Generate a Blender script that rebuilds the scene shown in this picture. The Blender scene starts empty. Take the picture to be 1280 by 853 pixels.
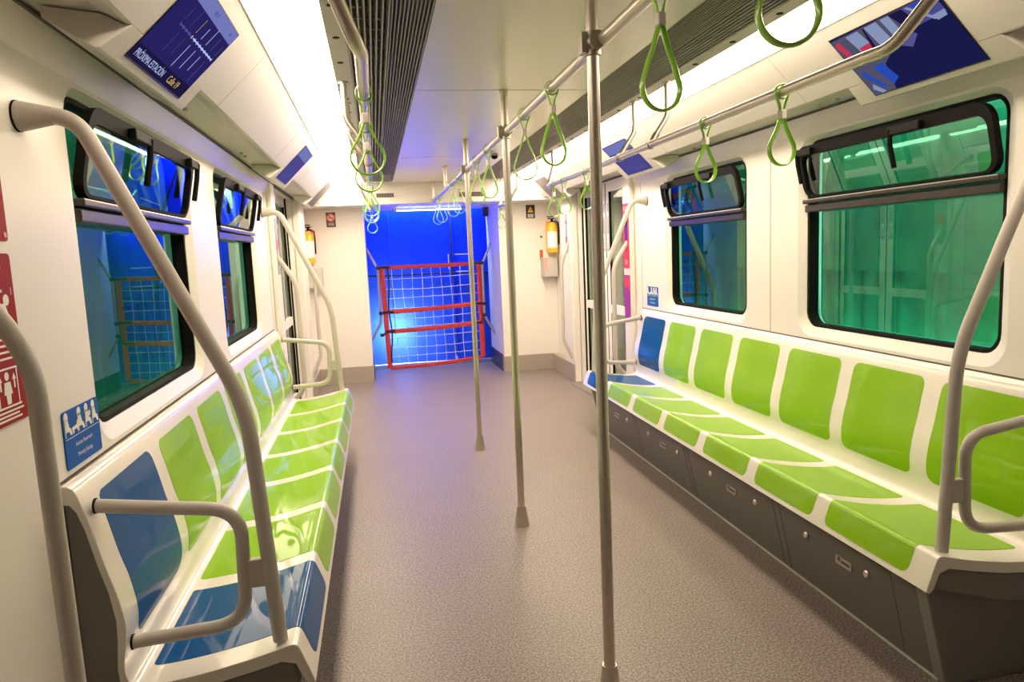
import bpy, bmesh, math, random
from mathutils import Vector, Matrix
R_ = random.Random(7)
SC = bpy.context.scene
COL = SC.collection
PI = math.pi
XC = 0.66            # centre line of the car
YM = 3.555           # middle of the benches
HW = 1.41            # half width to the side walls
CEIL = 2.165

# ------------------------------------------------------------------ materials
MATS = {}
def srgb(r, g, b):
    f = lambda c: c/12.92 if c <= .04045 else ((c+.055)/1.055)**2.4
    return (f(r/255), f(g/255), f(b/255), 1)

def mat(name, color, rough=.5, metal=0., coat=0., coat_rough=.05, emit=None, estr=0., spec=.5, noise=None, bump=None, sheen=0.):
    if name in MATS: return MATS[name]
    m = bpy.data.materials.new(name); m.use_nodes = True
    nt = m.node_tree; b = nt.nodes['Principled BSDF']
    b.inputs['Base Color'].default_value = color if len(color) == 4 else (*color, 1)
    b.inputs['Roughness'].default_value = rough
    b.inputs['Metallic'].default_value = metal
    b.inputs['Specular IOR Level'].default_value = spec
    b.inputs['Coat Weight'].default_value = coat
    b.inputs['Coat Roughness'].default_value = coat_rough
    b.inputs['Sheen Weight'].default_value = sheen
    if emit:
        b.inputs['Emission Color'].default_value = (*emit[:3], 1)
        b.inputs['Emission Strength'].default_value = estr
    tc = None
    if noise or bump:
        tc = nt.nodes.new('ShaderNodeTexCoord')
    if noise:
        scale, c2, lo, hi = noise
        n = nt.nodes.new('ShaderNodeTexNoise'); n.inputs['Scale'].default_value = scale; n.inputs['Detail'].default_value = 2
        nt.links.new(tc.outputs['Object'], n.inputs['Vector'])
        cr = nt.nodes.new('ShaderNodeValToRGB')
        cr.color_ramp.elements[0].position = lo; cr.color_ramp.elements[1].position = hi
        cr.color_ramp.elements[0].color = b.inputs['Base Color'].default_value
        cr.color_ramp.elements[1].color = (*c2[:3], 1)
        nt.links.new(n.outputs['Fac'], cr.inputs['Fac']); nt.links.new(cr.outputs['Color'], b.inputs['Base Color'])
    if bump:
        scale, strength, dist = bump
        n = nt.nodes.new('ShaderNodeTexNoise'); n.inputs['Scale'].default_value = scale
        nt.links.new(tc.outputs['Object'], n.inputs['Vector'])
        bp = nt.nodes.new('ShaderNodeBump'); bp.inputs['Strength'].default_value = strength; bp.inputs['Distance'].default_value = dist
        nt.links.new(n.outputs['Fac'], bp.inputs['Height']); nt.links.new(bp.outputs['Normal'], b.inputs['Normal'])
    MATS[name] = m
    return m

def floor_mat():
    m = bpy.data.materials.new('speckled_vinyl'); m.use_nodes = True
    nt = m.node_tree; b = nt.nodes['Principled BSDF']
    tc = nt.nodes.new('ShaderNodeTexCoord')
    n1 = nt.nodes.new('ShaderNodeTexNoise'); n1.inputs['Scale'].default_value = 130; n1.inputs['Detail'].default_value = 4; n1.inputs['Roughness'].default_value = .7
    n2 = nt.nodes.new('ShaderNodeTexNoise'); n2.inputs['Scale'].default_value = 3.0; n2.inputs['Detail'].default_value = 3
    for n in (n1, n2): nt.links.new(tc.outputs['Object'], n.inputs['Vector'])
    cr = nt.nodes.new('ShaderNodeValToRGB'); e = cr.color_ramp.elements
    e[0].position = .36; e[0].color = (.085, .068, .062, 1)
    e[1].position = .64; e[1].color = (.41, .355, .325, 1)
    k = cr.color_ramp.elements.new(.5); k.color = (.215, .178, .162, 1)
    nt.links.new(n1.outputs['Fac'], cr.inputs['Fac'])
    mx = nt.nodes.new('ShaderNodeMix'); mx.data_type = 'RGBA'; mx.blend_type = 'MULTIPLY'; mx.inputs[0].default_value = 1
    cr2 = nt.nodes.new('ShaderNodeValToRGB'); cr2.color_ramp.elements[0].color = (.88, .88, .88, 1); cr2.color_ramp.elements[1].color = (1.08, 1.08, 1.08, 1)
    nt.links.new(n2.outputs['Fac'], cr2.inputs['Fac'])
    nt.links.new(cr.outputs['Color'], mx.inputs[6]); nt.links.new(cr2.outputs['Color'], mx.inputs[7])
    nt.links.new(mx.outputs[2], b.inputs['Base Color'])
    b.inputs['Roughness'].default_value = .42
    b.inputs['Specular IOR Level'].default_value = .45
    return m

def glass_mat(name, tint, ior=1.7, refl=(.95, 1, .98)):
    m = bpy.data.materials.new(name); m.use_nodes = True
    nt = m.node_tree; nt.nodes.remove(nt.nodes['Principled BSDF']); out = nt.nodes['Material Output']
    fr = nt.nodes.new('ShaderNodeFresnel'); fr.inputs['IOR'].default_value = ior
    tr = nt.nodes.new('ShaderNodeBsdfTransparent'); tr.inputs['Color'].default_value = (*tint, 1)
    gl = nt.nodes.new('ShaderNodeBsdfGlossy'); gl.inputs['Roughness'].default_value = 0.0; gl.inputs['Color'].default_value = (*refl, 1)
    mx = nt.nodes.new('ShaderNodeMixShader')
    nt.links.new(fr.outputs[0], mx.inputs[0]); nt.links.new(tr.outputs[0], mx.inputs[1]); nt.links.new(gl.outputs[0], mx.inputs[2])
    # a ray leaving the sheet through its rear face passes straight on
    ge = nt.nodes.new('ShaderNodeNewGeometry'); t2 = nt.nodes.new('ShaderNodeBsdfTransparent'); m2 = nt.nodes.new('ShaderNodeMixShader')
    nt.links.new(ge.outputs['Backfacing'], m2.inputs[0]); nt.links.new(mx.outputs[0], m2.inputs[1]); nt.links.new(t2.outputs[0], m2.inputs[2])
    nt.links.new(m2.outputs[0], out.inputs['Surface'])
    return m

def emit_mat(name, color, strength):
    m = bpy.data.materials.new(name); m.use_nodes = True
    nt = m.node_tree; nt.nodes.remove(nt.nodes['Principled BSDF'])
    e = nt.nodes.new('ShaderNodeEmission'); e.inputs[0].default_value = (*color[:3], 1); e.inputs[1].default_value = strength
    nt.links.new(e.outputs[0], nt.nodes['Material Output'].inputs['Surface'])
    return m

def curtain_mat(name, c1, c2, rough=.6, thin=None):
    m = bpy.data.materials.new(name); m.use_nodes = True
    nt = m.node_tree; b = nt.nodes['Principled BSDF']
    tc = nt.nodes.new('ShaderNodeTexCoord'); n = nt.nodes.new('ShaderNodeTexNoise')
    n.inputs['Scale'].default_value = 9; n.inputs['Detail'].default_value = 6
    nt.links.new(tc.outputs['Object'], n.inputs['Vector'])
    cr = nt.nodes.new('ShaderNodeValToRGB'); cr.color_ramp.elements[0].color = (*c1, 1); cr.color_ramp.elements[1].color = (*c2, 1)
    cr.color_ramp.elements[0].position = .35; cr.color_ramp.elements[1].position = .7
    nt.links.new(n.outputs['Fac'], cr.inputs['Fac']); nt.links.new(cr.outputs['Color'], b.inputs['Base Color'])
    b.inputs['Roughness'].default_value = rough
    b.inputs['Specular IOR Level'].default_value = .25
    w = nt.nodes.new('ShaderNodeTexNoise'); w.inputs['Scale'].default_value = 5
    nt.links.new(tc.outputs['Object'], w.inputs['Vector'])
    bp = nt.nodes.new('ShaderNodeBump'); bp.inputs['Strength'].default_value = .35; bp.inputs['Distance'].default_value = .02
    nt.links.new(w.outputs['Fac'], bp.inputs['Height']); nt.links.new(bp.outputs['Normal'], b.inputs['Normal'])
    if thin:
        b.inputs['Specular IOR Level'].default_value = .1
        t = nt.nodes.new('ShaderNodeBsdfTranslucent'); t.inputs[0].default_value = (*thin, 1); x = nt.nodes.new('ShaderNodeMixShader'); x.inputs[0].default_value = .22
        nt.links.new(b.outputs[0], x.inputs[1]); nt.links.new(t.outputs[0], x.inputs[2]); nt.links.new(x.outputs[0], nt.nodes['Material Output'].inputs['Surface'])
    return m

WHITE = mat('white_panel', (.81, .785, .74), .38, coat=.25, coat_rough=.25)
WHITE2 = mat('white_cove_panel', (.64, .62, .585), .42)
CEILW = mat('satin_white_ceiling', (.88, .85, .80), .24, spec=.6)
SHELL = mat('white_seat_shell', (.82, .79, .73), .22, coat=.6, coat_rough=.05)
GREEN = mat('lime_green_seat', (.24, .49, .0), .5, coat=.55, coat_rough=.02, spec=.15)
BLUE = mat('blue_seat', (.0, .078, .27), .5, coat=.45, coat_rough=.03, spec=.05)
PIPE = mat('grey_painted_pipe', (.54, .51, .47), .42, spec=.4)
STEEL = mat('brushed_stainless', (.66, .60, .54), .33, metal=.8)
STEEL2 = mat('dull_stainless', (.50, .46, .41), .38, metal=1., bump=(60, .05, .002))
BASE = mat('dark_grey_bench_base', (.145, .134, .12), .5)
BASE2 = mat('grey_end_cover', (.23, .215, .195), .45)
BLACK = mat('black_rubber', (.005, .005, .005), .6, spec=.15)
FRAME = mat('black_window_frame', (.008, .007, .006), .6, spec=.12)
BAR = mat('bronze_window_rail', (.05, .043, .038), .28, metal=.6)
SEAM = mat('panel_gap', (.10, .09, .08), .7)
SEAML = mat('pale_panel_gap', (.50, .47, .43), .7)
STRAP = mat('green_strap', (.27, .62, .02), .32, coat=.3)
BUCKLE = mat('white_buckle', (.74, .70, .66), .4)
FLOOR = floor_mat()
KICK = mat('steel_kick_plate', (.50, .45, .40), .36, metal=.5, bump=(40, .05, .002))
GRILLD = mat('dark_grille_backing', (.02, .018, .016), .7)
SLAT = mat('grille_slat', (.34, .31, .28), .5)
SLAT2 = mat('grille_blade', (.40, .38, .36), .5)
TAN = mat('light_edge_trim', (.55, .52, .48), .45)
REDS = mat('red_sign', srgb(150, 22, 18), .5, spec=.15)
REDB = mat('bright_red_sign', srgb(225, 50, 60), .4)
BLUES = mat('blue_sign', srgb(10, 88, 176), .5, spec=.15)
NAVYS = mat('navy_sign', srgb(28, 34, 58), .4)
DARKS = mat('charcoal_sign', srgb(52, 52, 56), .4)
WS = mat('white_print', (.85, .83, .80), .5)
PINK = mat('pale_pink_print', (.62, .38, .34), .5)
YEL = mat('yellow_print', srgb(240, 190, 40), .5)
PURPLE = mat('purple_sticker', srgb(150, 25, 140), .4)
ORANGE = mat('orange_sticker', srgb(190, 95, 50), .5)
GREYP = mat('grey_print', (.34, .33, .35), .5)
YELC = mat('yellow_cylinder', srgb(240, 180, 40), .3, coat=.4)
BOXG = mat('grey_plastic_box', (.52, .49, .46), .45)
REDTAPE = mat('red_webbing', (.62, .045, .03), .6)
NETM = mat('white_net_cord', (.70, .72, .80), .7)
BLKTAPE = mat('black_webbing', (.010, .010, .014), .6)
GLASS_OUT = glass_mat('green_tinted_glass', (.22, .62, .46), 1.75, (.55, .92, .74))
GLASS_SASH = glass_mat('sash_glass', (.55, .82, .74), 1.75)
GLASS_DOOR = glass_mat('door_glass', (.62, .70, .60), 1.6)
BLUEC = curtain_mat('blue_cloth', (.0006, .018, .74), (.001, .028, .92), .42, (.35, .6, 1.0))
GREENC = curtain_mat('green_cloth', (.004, .12, .07), (.010, .19, .10))
SCREEN_L = emit_mat('navy_display', srgb(44, 38, 104), 0.38)
SCREEN_LB = emit_mat('navy_display_band', srgb(32, 26, 66), 0.40)
SCREEN_T = emit_mat('pale_display_bar', srgb(122, 128, 196), 0.40)
SCREEN_W = emit_mat('white_display_text', srgb(190, 200, 250), 0.45)
SCREEN_Y = emit_mat('yellow_display_text', srgb(225, 190, 90), 0.45)
SCREEN_D = emit_mat('dim_display_line', srgb(88, 88, 150), 0.40)
SCREEN_R = emit_mat('display_red', srgb(200, 60, 90), 0.40)
SCREEN_B = emit_mat('display_blue', srgb(40, 80, 190), 0.40)
SCREEN_G = emit_mat('display_grey', srgb(88, 84, 110), 0.40)
SCREEN_N = emit_mat('display_dark_blue', srgb(26, 28, 78), 0.40)
SCREEN_P = emit_mat('display_pale', srgb(150, 165, 205), .36)
SCREEN_2 = emit_mat('display_dim_violet', srgb(82, 78, 150), 0.40)
BEZEL = mat('screen_bezel', (.02, .018, .03), .3)
GREYSCR = mat('switched_off_display', (.17, .15, .15), .5, spec=.2)
LIGHT = emit_mat('ceiling_diffuser', (1.0, .80, .585), 8.0)
# emission ramp added to brighten the far end and keep the near walls dimmer
_nt = LIGHT.node_tree; _tc = _nt.nodes.new('ShaderNodeTexCoord'); _sx = _nt.nodes.new('ShaderNodeSeparateXYZ'); _mr = _nt.nodes.new('ShaderNodeMapRange')
for _i, _v in zip(('From Min', 'From Max', 'To Min', 'To Max'), (1.5, 7.5, 5.0, 15.0)): _mr.inputs[_i].default_value = _v
_nt.links.new(_tc.outputs['Object'], _sx.inputs[0]); _nt.links.new(_sx.outputs['Y'], _mr.inputs['Value'])
_nt.links.new(_mr.outputs[0], [n for n in _nt.nodes if n.type == 'EMISSION'][0].inputs[1])
TUBE = emit_mat('cool_tube', (.72, .82, 1.0), 4.0)

# ------------------------------------------------------------------ mesh building
class MB:
    def __init__(s): s.v = []; s.f = []; s.m = []
    def add(s, vs, fs, mi=0):
        b = len(s.v); s.v += [tuple(v) for v in vs]
        for f in fs: s.f.append(tuple(b+i for i in f)); s.m.append(mi)
    def box(s, x0, x1, y0, y1, z0, z1, mi=0):
        vs = [(x, y, z) for x in (x0, x1) for y in (y0, y1) for z in (z0, z1)]
        s.add(vs, [(0,1,3,2),(4,6,7,5),(0,4,5,1),(2,3,7,6),(0,2,6,4),(1,5,7,3)], mi)
        return s
    def quad(s, a, b, c, d, mi=0): s.add([a,b,c,d], [(0,1,2,3)], mi)
    def prism(s, poly, y0, y1, fn=None, mi=0):
        """poly in (a,b); extruded from y0 to y1; fn(a,b,y)->xyz"""
        fn = fn or (lambda a, b, y: (a, y, b))
        n = len(poly)
        vs = [fn(a, b, y0) for a, b in poly] + [fn(a, b, y1) for a, b in poly]
        fs = [tuple(range(n)), tuple(range(2*n-1, n-1, -1))]
        fs += [(i, (i+1) % n, n+(i+1) % n, n+i) for i in range(n)]
        s.add(vs, fs, mi)
    def tube(s, pts, r, seg=14, cap=True, mi=0, flat=None, up=None, closed=False):
        """pipe along pts; r a number or list; flat=(w,t) gives an elliptic band, w along 'up'"""
        P = [Vector(p) for p in pts]; n = len(P)
        T = []
        for i in range(n):
            if closed: t = P[(i+1) % n]-P[i-1]
            else: t = P[min(i+1, n-1)]-P[max(i-1, 0)]
            T.append(t.normalized())
        if up is not None:
            N = []
            for t in T:
                u = Vector(up); u = u-t*u.dot(t); N.append(u.normalized())
        else:
            a = Vector((0,0,1)) if abs(T[0].z) < .9 else Vector((1,0,0))
            N = [(a-T[0]*a.dot(T[0])).normalized()]
            for i in range(1, n):
                u = N[-1]-T[i]*N[-1].dot(T[i]); N.append(u.normalized())
        vs = []
        for i in range(n):
            B = T[i].cross(N[i])
            ri = r[i] if isinstance(r, (list, tuple)) else r
            for k in range(seg):
                a = 2*PI*k/seg
                if flat: vs.append(P[i]+N[i]*(math.cos(a)*flat[0]/2)+B*(math.sin(a)*flat[1]/2))
                else: vs.append(P[i]+N[i]*math.cos(a)*ri+B*math.sin(a)*ri)
        fs = []
        for i in range(n if closed else n-1):
            j = (i+1) % n
            for k in range(seg):
                fs.append((i*seg+k, i*seg+(k+1) % seg, j*seg+(k+1) % seg, j*seg+k))
        if cap and not closed:
            fs.append(tuple(range(seg-1, -1, -1))); fs.append(tuple((n-1)*seg+k for k in range(seg)))
        s.add(vs, fs, mi)
    def lathe(s, prof, c, seg=24, axis='Z', mi=0):
        """prof: (radius, height) pairs round an axis through c"""
        vs = []
        for r, h in prof:
            for k in range(seg):
                a = 2*PI*k/seg; p, q = r*math.cos(a), r*math.sin(a)
                o = {'Z': (p, q, h), 'X': (h, p, q), 'Y': (p, h, q)}[axis]
                vs.append((c[0]+o[0], c[1]+o[1], c[2]+o[2]))
        fs = []
        for i in range(len(prof)-1):
            for k in range(seg): fs.append((i*seg+k, i*seg+(k+1) % seg, (i+1)*seg+(k+1) % seg, (i+1)*seg+k))
        fs.append(tuple(range(seg-1, -1, -1))); fs.append(tuple((len(prof)-1)*seg+k for k in range(seg)))
        s.add(vs, fs, mi)
    def build(s, name, m, parent=None, smooth=False, bevel=0, kind=None, sharp=35, bseg=2):
        me = bpy.data.meshes.new(name)
        off = Vector((0,0,0))
        p = parent
        while p is not None:
            off += p.location; p = p.parent
        me.from_pydata([tuple(Vector(v)-off) for v in s.v], [], s.f)
        for x in (m if isinstance(m, (list, tuple)) else [m]): me.materials.append(x)
        me.polygons.foreach_set('material_index', s.m)
        bm = bmesh.new(); bm.from_mesh(me)
        bmesh.ops.remove_doubles(bm, verts=bm.verts, dist=1e-6)
        bmesh.ops.recalc_face_normals(bm, faces=bm.faces)
        bm.to_mesh(me); bm.free()
        if smooth:
            me.polygons.foreach_set('use_smooth', [True]*len(me.polygons))
            try: me.set_sharp_from_angle(angle=math.radians(sharp))
            except Exception: pass
        o = bpy.data.objects.new(name, me); COL.objects.link(o)
        if parent is not None: o.parent = parent
        if bevel:
            b = o.modifiers.new('edge', 'BEVEL'); b.width = bevel; b.segments = bseg; b.limit_method = 'ANGLE'; b.angle_limit = math.radians(40)
            b.harden_normals = False
        if kind: o['kind'] = kind
        return o

def fillet(pts, rad, n=8):
    """round the inner corners of a polyline; rad one number or one per inner corner"""
    P = [Vector(p) for p in pts]; out = [P[0]]
    for i in range(1, len(P)-1):
        r = rad[i-1] if isinstance(rad, (list, tuple)) else rad
        a = (P[i-1]-P[i]); b = (P[i+1]-P[i]); la, lb = a.length, b.length
        a.normalize(); b.normalize()
        ang = a.angle(b); d = min(r/math.tan(ang/2), la*.49, lb*.49)
        p0, p1 = P[i]+a*d, P[i]+b*d
        for k in range(n+1):
            t = k/n
            q = (1-t)**2*p0+2*t*(1-t)*P[i]+t*t*p1
            out.append(q)
    out.append(P[-1])
    return out

def tag(o, label, cat, group=None, kind=None):
    o['label'] = label; o['category'] = cat
    if group: o['group'] = group
    if kind: o['kind'] = kind
    return o
def empty(name, loc, label=None, cat=None, group=None, kind=None):
    o = bpy.data.objects.new(name, None); COL.objects.link(o); o.location = loc; o.empty_display_size = .1
    if label: tag(o, label, cat, group)
    if kind: o['kind'] = kind
    return o
def dup(root, loc=None, rz=0, label=None, group=None):
    def cp(o, par):
        c = o.copy(); COL.objects.link(c); c.parent = par
        for ch in kids.get(o.name, []): cp(ch, c)
        return c
    kids = {}
    for o in COL.objects:
        if o.parent is not None: kids.setdefault(o.parent.name, []).append(o)
    r = cp(root, root.parent)
    if loc is not None: r.location = loc
    r.rotation_euler = (0, 0, rz)
    if label: r['label'] = label
    if group: r['group'] = group
    return r

def text_into(mb, body, size, frame, mi=0, align='LEFT', squeeze=1.0):
    """letters as flat faces; frame = (origin, right vector, up vector)"""
    cu = bpy.data.curves.new('t', 'FONT'); cu.body = body; cu.size = size; cu.align_x = align
    cu.resolution_u = 3
    ob = bpy.data.objects.new('t', cu); COL.objects.link(ob)
    bpy.context.view_layer.update()
    me = bpy.data.meshes.new_from_object(ob.evaluated_get(bpy.context.evaluated_depsgraph_get()))
    o, rr, uu = (Vector(x) for x in frame)
    vs = [o+rr*(v.co.x*squeeze)+uu*v.co.y for v in me.vertices]
    mb.add(vs, [tuple(p.vertices) for p in me.polygons], mi)
    bpy.data.objects.remove(ob); bpy.data.curves.remove(cu); bpy.data.meshes.remove(me)

def rrect(a0, a1, b0, b1, r, n=6):
    pts = []
    for cx, cy, s in ((a1-r, b1-r, 0), (a0+r, b1-r, 1), (a0+r, b0+r, 2), (a1-r, b0+r, 3)):
        for k in range(n+1):
            t = (s+k/n)*PI/2; pts.append((cx+r*math.cos(t), cy+r*math.sin(t)))
    return pts

def side(s):
    """(u,y,z) measured from the centre line -> world, s=-1 or +1"""
    return lambda u, y, z: (XC+s*u, y, z)

# ------------------------------------------------------------------ the shell of the car
Y0, YH, YE, YC = -4.0, 7.8, 8.2, 9.42
WINS = [(2.10, 3.24), (3.83, 4.90)]
WZ0, WZ1, WR = .97, 1.86, .075
ZW = 1.89
D0, D1 = 5.75, 7.23

mb = MB(); mb.box(XC-1.5, XC+1.5, Y0, YC+.4, -.05, 0); fl = mb.build('floor', FLOOR, kind='structure')

def ring_hole(mb, P, y0, y1, z0, z1, hole, u, mi=0):
    """wall rectangle at distance u with a rounded hole (hole made by rrect, n per corner)"""
    n = len(hole)//4
    corners = [(y1, z1), (y0, z1), (y0, z0), (y1, z0)]
    for c in range(4):
        arc = hole[c*n:(c+1)*n]; C = corners[c]
        for k in range(n-1):
            mb.add([P(u, *C), P(u, *arc[k]), P(u, *arc[k+1])], [(0,1,2)], mi)
        nxt = hole[((c+1) % 4)*n]; C2 = corners[(c+1) % 4]
        mb.add([P(u, *C), P(u, *arc[-1]), P(u, *nxt), P(u, *C2)], [(0,1,2,3)], mi)

def build_wall(s, name):
    P = side(s); mb = MB()
    def rect(y0, y1, z0, z1, u=HW): mb.quad(P(u,y0,z0), P(u,y1,z0), P(u,y1,z1), P(u,y0,z1))
    # below the windows and plain stretches
    rect(Y0, 2.0, 0, ZW); rect(2.0, D0, 0, .90); rect(5.05, D0, .90, ZW); rect(D1, YE, 0, ZW)
    rect(2.0, 5.05, 1.885, ZW)
    for (a, b), (y0, y1) in zip(WINS, ((2.0, 3.54), (3.54, 5.05))):
        big = rrect(a-.045, b+.045, WZ0-.045, WZ1+.018, WR+.03)
        sm = rrect(a, b, WZ0, WZ1, WR)
        ring_hole(mb, P, y0, y1, .90, 1.885, big, HW)
        n = len(big)
        mb.add([P(HW, *q) for q in big]+[P(HW+.022, *q) for q in sm], [(i, (i+1) % n, n+(i+1) % n, n+i) for i in range(n)])
        mb.add([P(HW+.022, *q) for q in sm]+[P(HW+.10, *q) for q in sm], [(i, (i+1) % n, n+(i+1) % n, n+i) for i in range(n)])
    # upper leaning strip
    mb.quad(P(HW, Y0, ZW), P(HW, D0, ZW), P(HW-.03, D0, 1.975), P(HW-.03, Y0, 1.975))
    mb.quad(P(HW, D1, ZW), P(HW, YE, ZW), P(HW-.03, YE, 1.975), P(HW-.03, D1, 1.975))
    mb.quad(P(HW-.03, Y0, 1.975), P(HW-.03, YE, 1.975), P(HW+.12, YE, 1.995), P(HW+.12, Y0, 1.995))
    # door recess: jambs and head
    mb.box(*sorted((XC+s*HW, XC+s*(HW+.12))), D0-.03, D0, 0, 2.0)
    mb.box(*sorted((XC+s*HW, XC+s*(HW+.12))), D1, D1+.03, 0, 2.0)
    return mb.build(name, WHITE, kind='structure')
build_wall(-1, 'wall_left'); build_wall(1, 'wall_right')

# door post covers, panel joints and skirtings
tn = [0]
def trim(mb, m, smooth=False, bevel=0, kind='structure'):
    tn[0] += 1
    return mb.build('trim_%d' % tn[0], m, smooth=smooth, bevel=bevel, kind=kind)
for s in (-1, 1):
    P = side(s)
    def bx(mb, u0, u1, y0, y1, z0, z1, mi=0): mb.box(*sorted((XC+s*u0, XC+s*u1)), y0, y1, z0, z1, mi)
    m_ = MB(); (bx(m_, HW-.002, HW+.01, 3.536, 3.542, .91, 1.885) if s > 0 else None); bx(m_, HW-.002, HW+.01, 5.428, 5.434, .0, 1.885); trim(m_, SEAML)
    m_ = MB(); bx(m_, HW-.002, HW+.012, 1.775, 5.43, .906, .912); trim(m_, SEAM)
    m_ = MB(); bx(m_, 1.372, 1.40, Y0, YE, 1.974, 1.982); trim(m_, SEAM)
    # pillar between the door and the end wall
    m_ = MB(); bx(m_, HW-.075, HW, D1+.0, D1+.42, 0, 1.975); trim(m_, WHITE, bevel=.012)
    m_ = MB(); bx(m_, HW-.04, HW, D0-.18, D0, 0, 1.975); trim(m_, WHITE, bevel=.012)
    # steel skirting
    m_ = MB(); bx(m_, HW-.082, HW-.0755, D1-.001, D1+.423, 0, .19); bx(m_, HW-.075, HW-.08+.072, D1+.421, YE-.008, 0, .185)
    o = m_.build('baseboard_'+('left' if s < 0 else 'right'), KICK, kind='structure', bevel=.002)
    m_ = MB(); bx(m_, 1.40, 1.41, Y0, 1.75, 0, .18); trim(m_, KICK)
    # door threshold
    m_ = MB(); bx(m_, 1.28, 1.50, D0, D1, 0, .006); trim(m_, STEEL2)

# end wall with the gangway opening, header, gangway walls
OP = .752
for s, nm in ((-1, 'wall_end_left'), (1, 'wall_end_right')):
    m_ = MB(); m_.box(*sorted((XC+s*OP, XC+s*1.46)), YE, YE+.06, 0, 2.2); m_.build(nm, WHITE, kind='structure')
    m_ = MB(); m_.box(*sorted((XC+s*(OP-.004), XC+s*1.37)), YE-.008, YE-.0005, 0, .187)
    m_.box(*sorted((XC+s*(OP-.006), XC+s*(OP+.0))), YE-.008, YE+.07, 0, .187)
    m_.build('baseboard_end_'+nm.split('_')[-1], KICK, kind='structure', bevel=.002)
    m_ = MB(); m_.box(*sorted((XC+s*OP, XC+s*(OP+.05))), YE+.0605, YC-.3, 0, 2.2); m_.build('wall_gangway_'+nm.split('_')[-1], WHITE, kind='structure')
    m_ = MB(); m_.box(*sorted((XC+s*(OP-.012), XC+s*(OP-.001))), YE+.075, YC-.32, 0, .20); m_.build('baseboard_gangway_'+nm.split('_')[-1], mat('dark_blue_kick', (.03, .04, .075), .35), kind='structure')
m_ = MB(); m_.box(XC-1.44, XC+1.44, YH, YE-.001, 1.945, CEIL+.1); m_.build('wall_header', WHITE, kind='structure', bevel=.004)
m_ = MB(); m_.box(XC-OP-.05, XC+OP+.05, YE-.0005, YC-.3, 1.952, 2.2); m_.build('ceiling_gangway', WHITE, kind='structure')
m_ = MB(); m_.box(XC-OP, XC+OP, 9.10, 9.16, 0, .012); trim(m_, STEEL2)
m_ = MB(); m_.box(XC-1.5, XC+1.5, Y0-.05, Y0, 0, 2.3); m_.build('wall_back', WHITE, kind='structure')

# ceiling: centre panel, edge trims, coves
m_ = MB(); m_.box(XC-.425, XC+.425, Y0, YH, CEIL, CEIL+.05); m_.build('ceiling', CEILW, kind='structure')
m_ = MB(); m_.box(XC-.76, XC+.76, Y0, YH, CEIL+.085, CEIL+.12); m_.build('ceiling_cavity', GRILLD, kind='structure')
for yy in (-1.2, 1.15, 3.5, 5.85):
    m_ = MB(); m_.box(XC-.424, XC+.424, yy, yy+.004, CEIL-.0012, CEIL+.01); trim(m_, SEAML)
for s in (-1, 1):
    P = side(s)
    m_ = MB(); m_.box(*sorted((XC+s*.705, XC+s*.775)), Y0, YH, CEIL-.004, CEIL+.05); trim(m_, TAN, bevel=.003)
    m_ = MB()
    y = -3.6
    while y < 7.6:
        m_.lathe([(.0, 0), (.012, 0), (.012, .002)], (XC+s*.742, y, CEIL-.0062), 12); y += .33
    trim(m_, BLACK)
    # cove: bevelled inner edge, sloping access panels, lower lip
    m_ = MB()
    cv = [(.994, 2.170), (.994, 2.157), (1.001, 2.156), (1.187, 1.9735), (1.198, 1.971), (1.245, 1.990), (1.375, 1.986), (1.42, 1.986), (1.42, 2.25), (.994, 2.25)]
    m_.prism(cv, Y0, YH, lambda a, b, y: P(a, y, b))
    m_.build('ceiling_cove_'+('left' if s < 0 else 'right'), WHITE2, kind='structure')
    m_ = MB()
    for yy in (1.60, 2.87, 4.36, 5.66, 7.0):
        m_.prism([(1.003, 2.1545), (1.003, 2.153), (1.186, 1.9735), (1.186, 1.975)], yy, yy+.005, lambda a, b, y: P(a, y, b))
    trim(m_, SEAML)

# ceiling grilles (louvre slats are pattern)
gl = {-1: 'long dark louvred ceiling grille over the seats beside the route map screen', 1: 'long dark louvred ceiling grille over the seats beside the camera view screen'}
for s in (-1, 1):
    g = empty('ceiling_grille', (XC+s*.56, 3.5, CEIL), gl[s], 'vent', 'ceiling grilles')
    P = side(s)
    m_ = MB()
    k = 0
    u = .428
    while u < .556:
        m_.box(*sorted((XC+s*u, XC+s*(u+.0045))), Y0, YH-.16, CEIL, CEIL+.022); u += .0125
    y = Y0+.2
    m_.build('slat', SLAT, g)
    m_ = MB(); u = .562
    while u < .70:
        m_.prism([(u, CEIL-.002), (u+.005, CEIL-.002), (u+.012, CEIL+.05), (u+.007, CEIL+.05)], Y0, YH-.16, lambda a, b, y: P(a, y, b)); u += .0195
    m_.build('blade', SLAT2, g)
    m_ = MB(); y = Y0+.1
    while y < YH-.2:
        m_.box(*sorted((XC+s*.562, XC+s*.70)), y, y+.006, CEIL+.02, CEIL+.05); m_.box(*sorted((XC+s*.562, XC+s*.558)), y+.006, y+.115, CEIL+.02, CEIL+.05); y += .115
    m_.build('cross_rib', SLAT, g)
    m_ = MB(); m_.box(*sorted((XC+s*.426, XC+s*.704)), YH-.16, YH-.002, CEIL, CEIL+.05); m_.build('end_plate', WHITE2, g)

# light strips
ll = {-1: 'glowing white ceiling light strip above the seats beside the route map screen', 1: 'glowing white ceiling light strip above the seats beside the camera view screen'}
for s in (-1, 1):
    P = side(s)
    m_ = MB(); m_.prism([(.777, CEIL), (.992, CEIL-.004), (.992, CEIL+.01), (.777, CEIL+.02)], 1.3, YH-.002, lambda a, b, y: P(a, y, b))
    o = m_.build('ceiling_light', LIGHT); tag(o, ll[s], 'ceiling light', 'ceiling light strips')

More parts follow.
